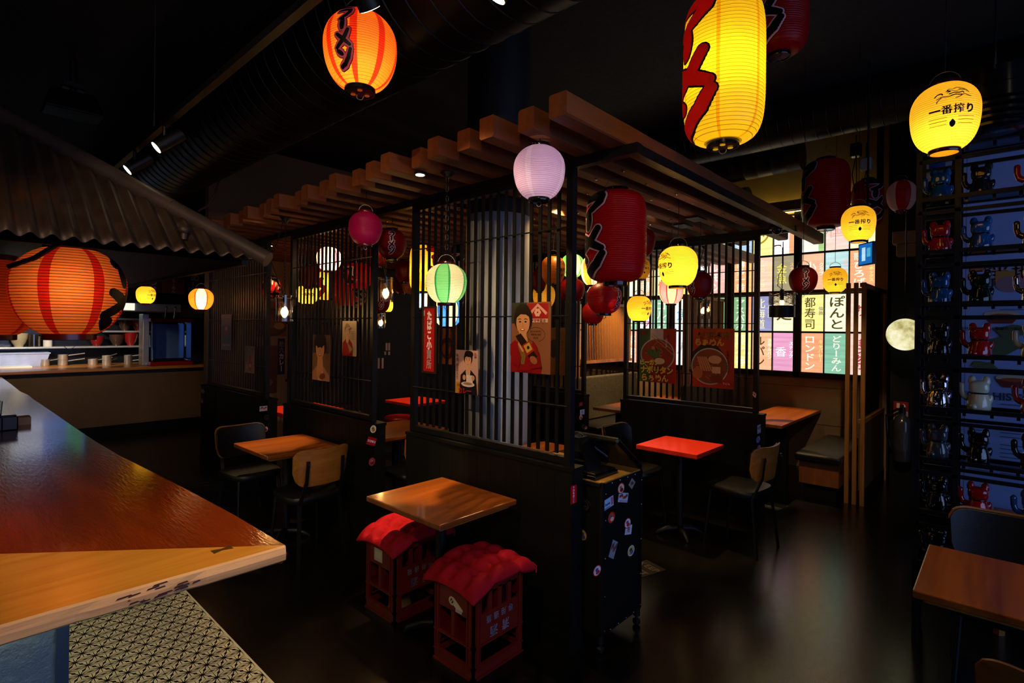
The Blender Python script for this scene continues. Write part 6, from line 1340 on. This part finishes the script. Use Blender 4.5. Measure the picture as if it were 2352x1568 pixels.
for px, py in ((2300, 725), (2330, 868)): x, y = P(px, py); cv.ell(x, y+.01, .085, .02, '#b0a48c'); cv.poly([(x-.085, y), (x+.085, y), (x+.05, y-.05), (x-.05, y-.05)], '#6a2a24'); cv.ell(x, y, .06, .012, '#8a4a2a')
r = random.Random(4)
for px, py, s in ((2300, 790, .1), (2260, 840, .06), (2320, 760, .08), (2280, 815, .07)): x, y = P(px, py); cv.poly([(x+s*math.cos(a)*r.uniform(.6, 1.3), y+s*.6*math.sin(a)*r.uniform(.5, 1.2)) for a in [2*PI*i/14 for i in range(14)]], '#4e5a3e')
for px, py, t_ in ((2230, 754, '旭川らーめん'), (2318, 754, '尾道らーめん'), (2340, 848, '熊本らーめん')): x, y = P(px, py); cv.text(t_, x, y, .022, '#20222c', False, .03)
x, y = P(2300, 906); cv.text('A QUICK HISTORY OF', x, y, .062, '#2a3048', False, .03)
for py in range(924, 1090, 9):
    if 946 < py < 962 or 1000 < py < 1010: continue
    for px, n in ((2262, 5), (2335, 6)): x, y = P(px, py); cv.line([(x-.07, y), (x-.07+.02*n*r.uniform(.7, 1.1), y)], .006, '#4a5674')
for px, py in ((2335, 712), (2325, 700)): x, y = P(px, py); cv.line([(x-.08, y), (x+.06, y)], .006, '#5a6684')
tag(put(cv, 'history_board', (BX, yc_, zc_), (0, -1, 0), (0, 0, 1)), 'pale blue printed wall board with the word HISTORY behind the cat rack', 'board')
slab('wall_side', (BX+.022, -3.4, 0), (BX+.12, .02, ZC), WALLD) if False else None
wd = thing('wooden_stool', 'wooden stool behind the lower shelves of the cat rack', 'stool', (4.25, -.12, 0))
build('seat', MB().box((-.16, -.16, .62), (.16, .16, .65)), SLATW, wd, bevel=.006)
for x in (-.13, .13):
    for y in (-.13, .13): build('leg', MB().bar((x, y, 0), (x*.9, y*.9, .62), .035), SLATW, wd)
build('stretcher', MB().bar((-.13, -.13, .25), (.13, -.13, .25), .025).bar((-.13, .13, .25), (.13, .13, .25), .025), SLATW, wd)
# corridor: extinguisher, sign, speaker, small hanging display
ep = at_x(2071, 1058, 6.6)
fe = thing('fire_extinguisher', 'dark fire extinguisher standing in the corridor below a small red sign', 'fire extinguisher', (ep.x, ep.y, max(0, ep.z)))
build('cylinder', MB().lathe([(.07, 0), (.075, .01), (.075, .38), (.06, .43), (.025, .46), (.025, .48)], 24), mat('extinguisher_shell', '#3c3c40', .2, .5), fe, smooth=True); build('valve', MB().lathe([(.03, .48), (.03, .52), (.02, .54)], 14).box((-.1, -.01, .54), (.04, .01, .56)), BLACKM, fe); build('hose', MB().tube([(0, .03, .52), (0, .13, .44), (0, .12, .25), (0, .09, .12)], .012, 8), BLACKP, fe, smooth=True); build('label_band', MB().lathe([(.0765, .12), (.0765, .3)], 24, capb=False, capt=False), mat('extinguisher_label', '#26262a', .4), fe)
p = at_x(2069, 944, 6.66); c = Canvas(.12, .19, '#8a7a70', .006); c.rect(-.06, .0, .06, .095, '#7a1014'); c.rect(-.035, .03, -.01, .08, '#c8b0a8'); c.poly([(.005, .03), (.02, .08), (.04, .06), (.035, .03)], '#c8b0a8')
for k in range(4): c.line([(-.045, -.02-.018*k), (.045, -.02-.018*k)], .006, '#4a4440')
tag(put(c, 'safety_sign', p, (0, -1, 0), (0, 0, 1)), 'small red and white safety sign above the fire extinguisher', 'sign')
slab('wall_rear', (6.67, -3.4, 0), (6.8, .86, ZC), BLACKW)
p = at_x(2086, 555, 6.5); sp = thing('wall_speaker', 'small brown speaker box high on the dark wall left of the cat rack', 'speaker', p)
build('speaker_box', MB().box((-.08, -.12, -.02), (.1, .12, .1)).box((-.05, -.08, -.14), (.08, .09, -.02)), mat('brown_box', '#6a4626', .6), sp, bevel=.008)
p = at_t(1988, 583, 4.8); hs = thing('hanging_display', 'small glowing blue display hanging below the yellow beer lantern', 'display', p, math.atan2(-p.y, -p.x)+PI/2-1.0)
build('display_case', MB().box((-.1, .0, -.1), (.1, .03, .1)), BLACKP, hs); c = Canvas(.18, .18, '#1a6ab8', 0); c.rect(-.05, -.06, .0, .06, '#bfe4ff'); c.rect(.02, -.03, .07, .05, '#4ab0d0'); build('display_face', c.mb((0, -.001, 0), (1, 0, 0), (0, 0, 1), False), attr_mat('display_glow', glow=1.0), hs); build('drop_rod', MB().tube([(0, .015, .1), (0, .015, ZC-p.z)], .008, 8), BLACKM, hs)
p = at_t(1851, 553, 4.35); dm = thing('dome_camera', 'black dome security camera under the far end of the front beam', 'camera', (p.x, 1.415, 2.607)); build('dome', MB().ell((0, 0, -.045), (.042, .042, .042), 18, 10), BLACKP, dm, smooth=True); build('dome_base', MB().lathe([(.06, -.045), (.065, -.02), (.055, 0)], 24), BLACKM, dm, smooth=True)
# floor stickers
def decal(label, pts, lines, flip):
    P = [at_z(px, py, 0) for px, py in pts]; c = sum(P, Vector())/4; U = (P[1]-P[0]).normalized(); w = (P[1]-P[0]).length; h = (P[3]-P[0]).length
    V = Vector((-U.y, U.x, 0)); cv = Canvas(w, h, '#2e2a24', .0, .0005)
    for i, t in enumerate(lines): cv.text(t, 0, h*(.22-.44*i), h*.30, '#6c6355', False, .02)
    o = put(cv, 'floor_sticker', c+Vector((0, 0, .0015)), U, V, None, PRINT, False); tag(o, label, 'floor sticker', 'floor stickers')
decal('grey floor sticker beside the stickered cabinet', [(1432, 1305), (1476, 1330), (1527, 1304), (1480, 1284)], ['KEEP', 'LEFT'], 0)
decal('grey floor sticker beyond the screen with the noodle posters', [(1748, 1163), (1790, 1174), (1810, 1161), (1764, 1150)], ['KEEP', 'LEFT'], 0)
# ================================================================ lamps that light the place
downlight(1.926, 2.516, 270, 25, 'downlight over the small wooden crate-stool table', (2.03, 2.56, .75))
downlight(1.95, 4.822, 330, 24, 'downlight hidden between the beams over the two-chair wooden table', (1.86, 4.42, .75), 2.70)
downlight(4.12, 2.138, 190, 30, 'downlight hidden between the beams over the red square table', (4.2, 1.98, .75), 2.70)
downlight(6.6, 1.931, 330, 50, 'downlight hidden between the beams over the right booth table', None, 2.70)
downlight(2.535, 5.991, 170, 60, 'downlight in the gap between the middle and farthest screens', (2.95, 6.3, .75))
downlight(6.5, 3.377, 300, 50, 'downlight hidden between the beams over the middle booth table', None, 2.70)
downlight(2.8, 4.202, 120, 50, 'downlight hidden between the beams over the booth table left of the long screen', None, 2.70)
downlight(4.3, 5.648, 160, 44, 'downlight hidden between the beams over the streaky red table', None, 2.70)
downlight(2.62, 1.931, 50, 44, 'downlight hidden between the beams over the stickered cabinet', (2.6, 1.85, .9), 2.70)
downlight(3.4, 2.55, 80, 110, 'added fill downlight hidden between the beams beside the grey column', (3.0, 2.7, 1.2), 2.70)  # fill lamp put in to brighten the column
downlight(6.45, 3.789, 330, 70, 'added fill downlight hidden between the beams in front of the timber lattice divider', (6.7, 4.3, 1.5), 2.70)  # extra lamp added so the lattice reads bright
track_spot(.5, (6.22, 1.25, .95), 200, 24, 'added fill spotlight by the duct pointing at the right booth', 3.2, 3.75)  # invented spotlight, brightens the divider posts and the floor before them
track_spot(1.3, (.6, 2.9, 0), 110, 56, 'track spotlight out of sight above the tiled floor', 1.35, 3.03)
track_spot(-.4, (-.1, 1.7, 1.0), 170, 46, 'track spotlight behind the camera above the bar front', .2, 3.4, '#ffcf80')
track_spot(-.6, (2.3, 1.9, 1.5), 110, 50, 'added fill spotlight behind the camera pointing at the woman poster', -.9, 3.3, '#ffdcb0')  # unseen lamp added to light the posters from the left
track_spot(.6, (2.3, 4.4, 1.5), 210, 46, 'added fill spotlight behind the camera pointing at the middle screen', -1.1, 3.3, '#ffdcb0')  # second added washer, for the posters on the middle screen
track_spot(-1.2, (.4, 4.2, 2.5), 60, 60, 'added fill spotlight behind the camera pointing at the corrugated roof', -.4, 3.3, '#ffdcb0')  # made-up source so the roof corrugation shows
track_spot(-.9, (2.75, -.15, .75), 90, 44, 'added fill spotlight behind the camera above the table by the cat rack', 2.3, 3.4)  # unseen fill, added because the right table came out too dark
for nm, px, py, t_, c_, d_, lb in (('junction_box', 1966, 345, 5.3, BLACKP, (.09, .09, .13), 'black cable box hanging above the yellow lantern at the back'), ('wall_bracket', 1990, 378, 5.5, mat('pale_grey_plastic', '#8a8478', .5), (.12, .1, .12), 'pale grey bracket box beside the black cable box')):
    q_ = at_t(px, py, t_); tt = thing(nm, lb, 'box', q_); build('box_shell', MB().cb((0, 0, 0), d_), c_, tt, bevel=.01); build('hanging_cable', MB().tube([(0, 0, d_[2]/2), (0, 0, 3.66-q_.z)], .007, 6), BLACKM, tt)
    build('loop_cable', MB().tube([(0, .0, -d_[2]/2), (-.06, .02, -.25), (-.02, .0, -.42), (.05, 0, -.36), (.03, 0, -d_[2]/2)], .005, 6), BLACKM, tt, smooth=True)
q_ = at_z(1247, 1027, .9); ws = thing('side_shelf', 'small wooden side shelf glimpsed through the slats left of the corner post', 'shelf', (q_.x, q_.y, 0))
build('shelf_top', MB().box((-.12, -.14, .88), (.16, .14, .9)), TOPL, ws); build('shelf_lower', MB().box((-.12, -.14, .6), (.16, .14, .62)), TOPL, ws)
for x in (-.11, .15):
    for y in (-.13, .13): build('leg', MB().cb((x, y, .45), (.02, .02, .9)), BLACKM, ws)
cv_ = build('cove_fill_light', MB().box((7.43, 1.25, 3.245), (7.48, 5.2, 3.262)), emit('cove_fill_strip', '#f6cf6a', 12)); tag(cv_, 'warm strip light added on the ledge to brighten the wall above the sign window', 'lamp')  # strip put in behind the vent to brighten the ochre wall above
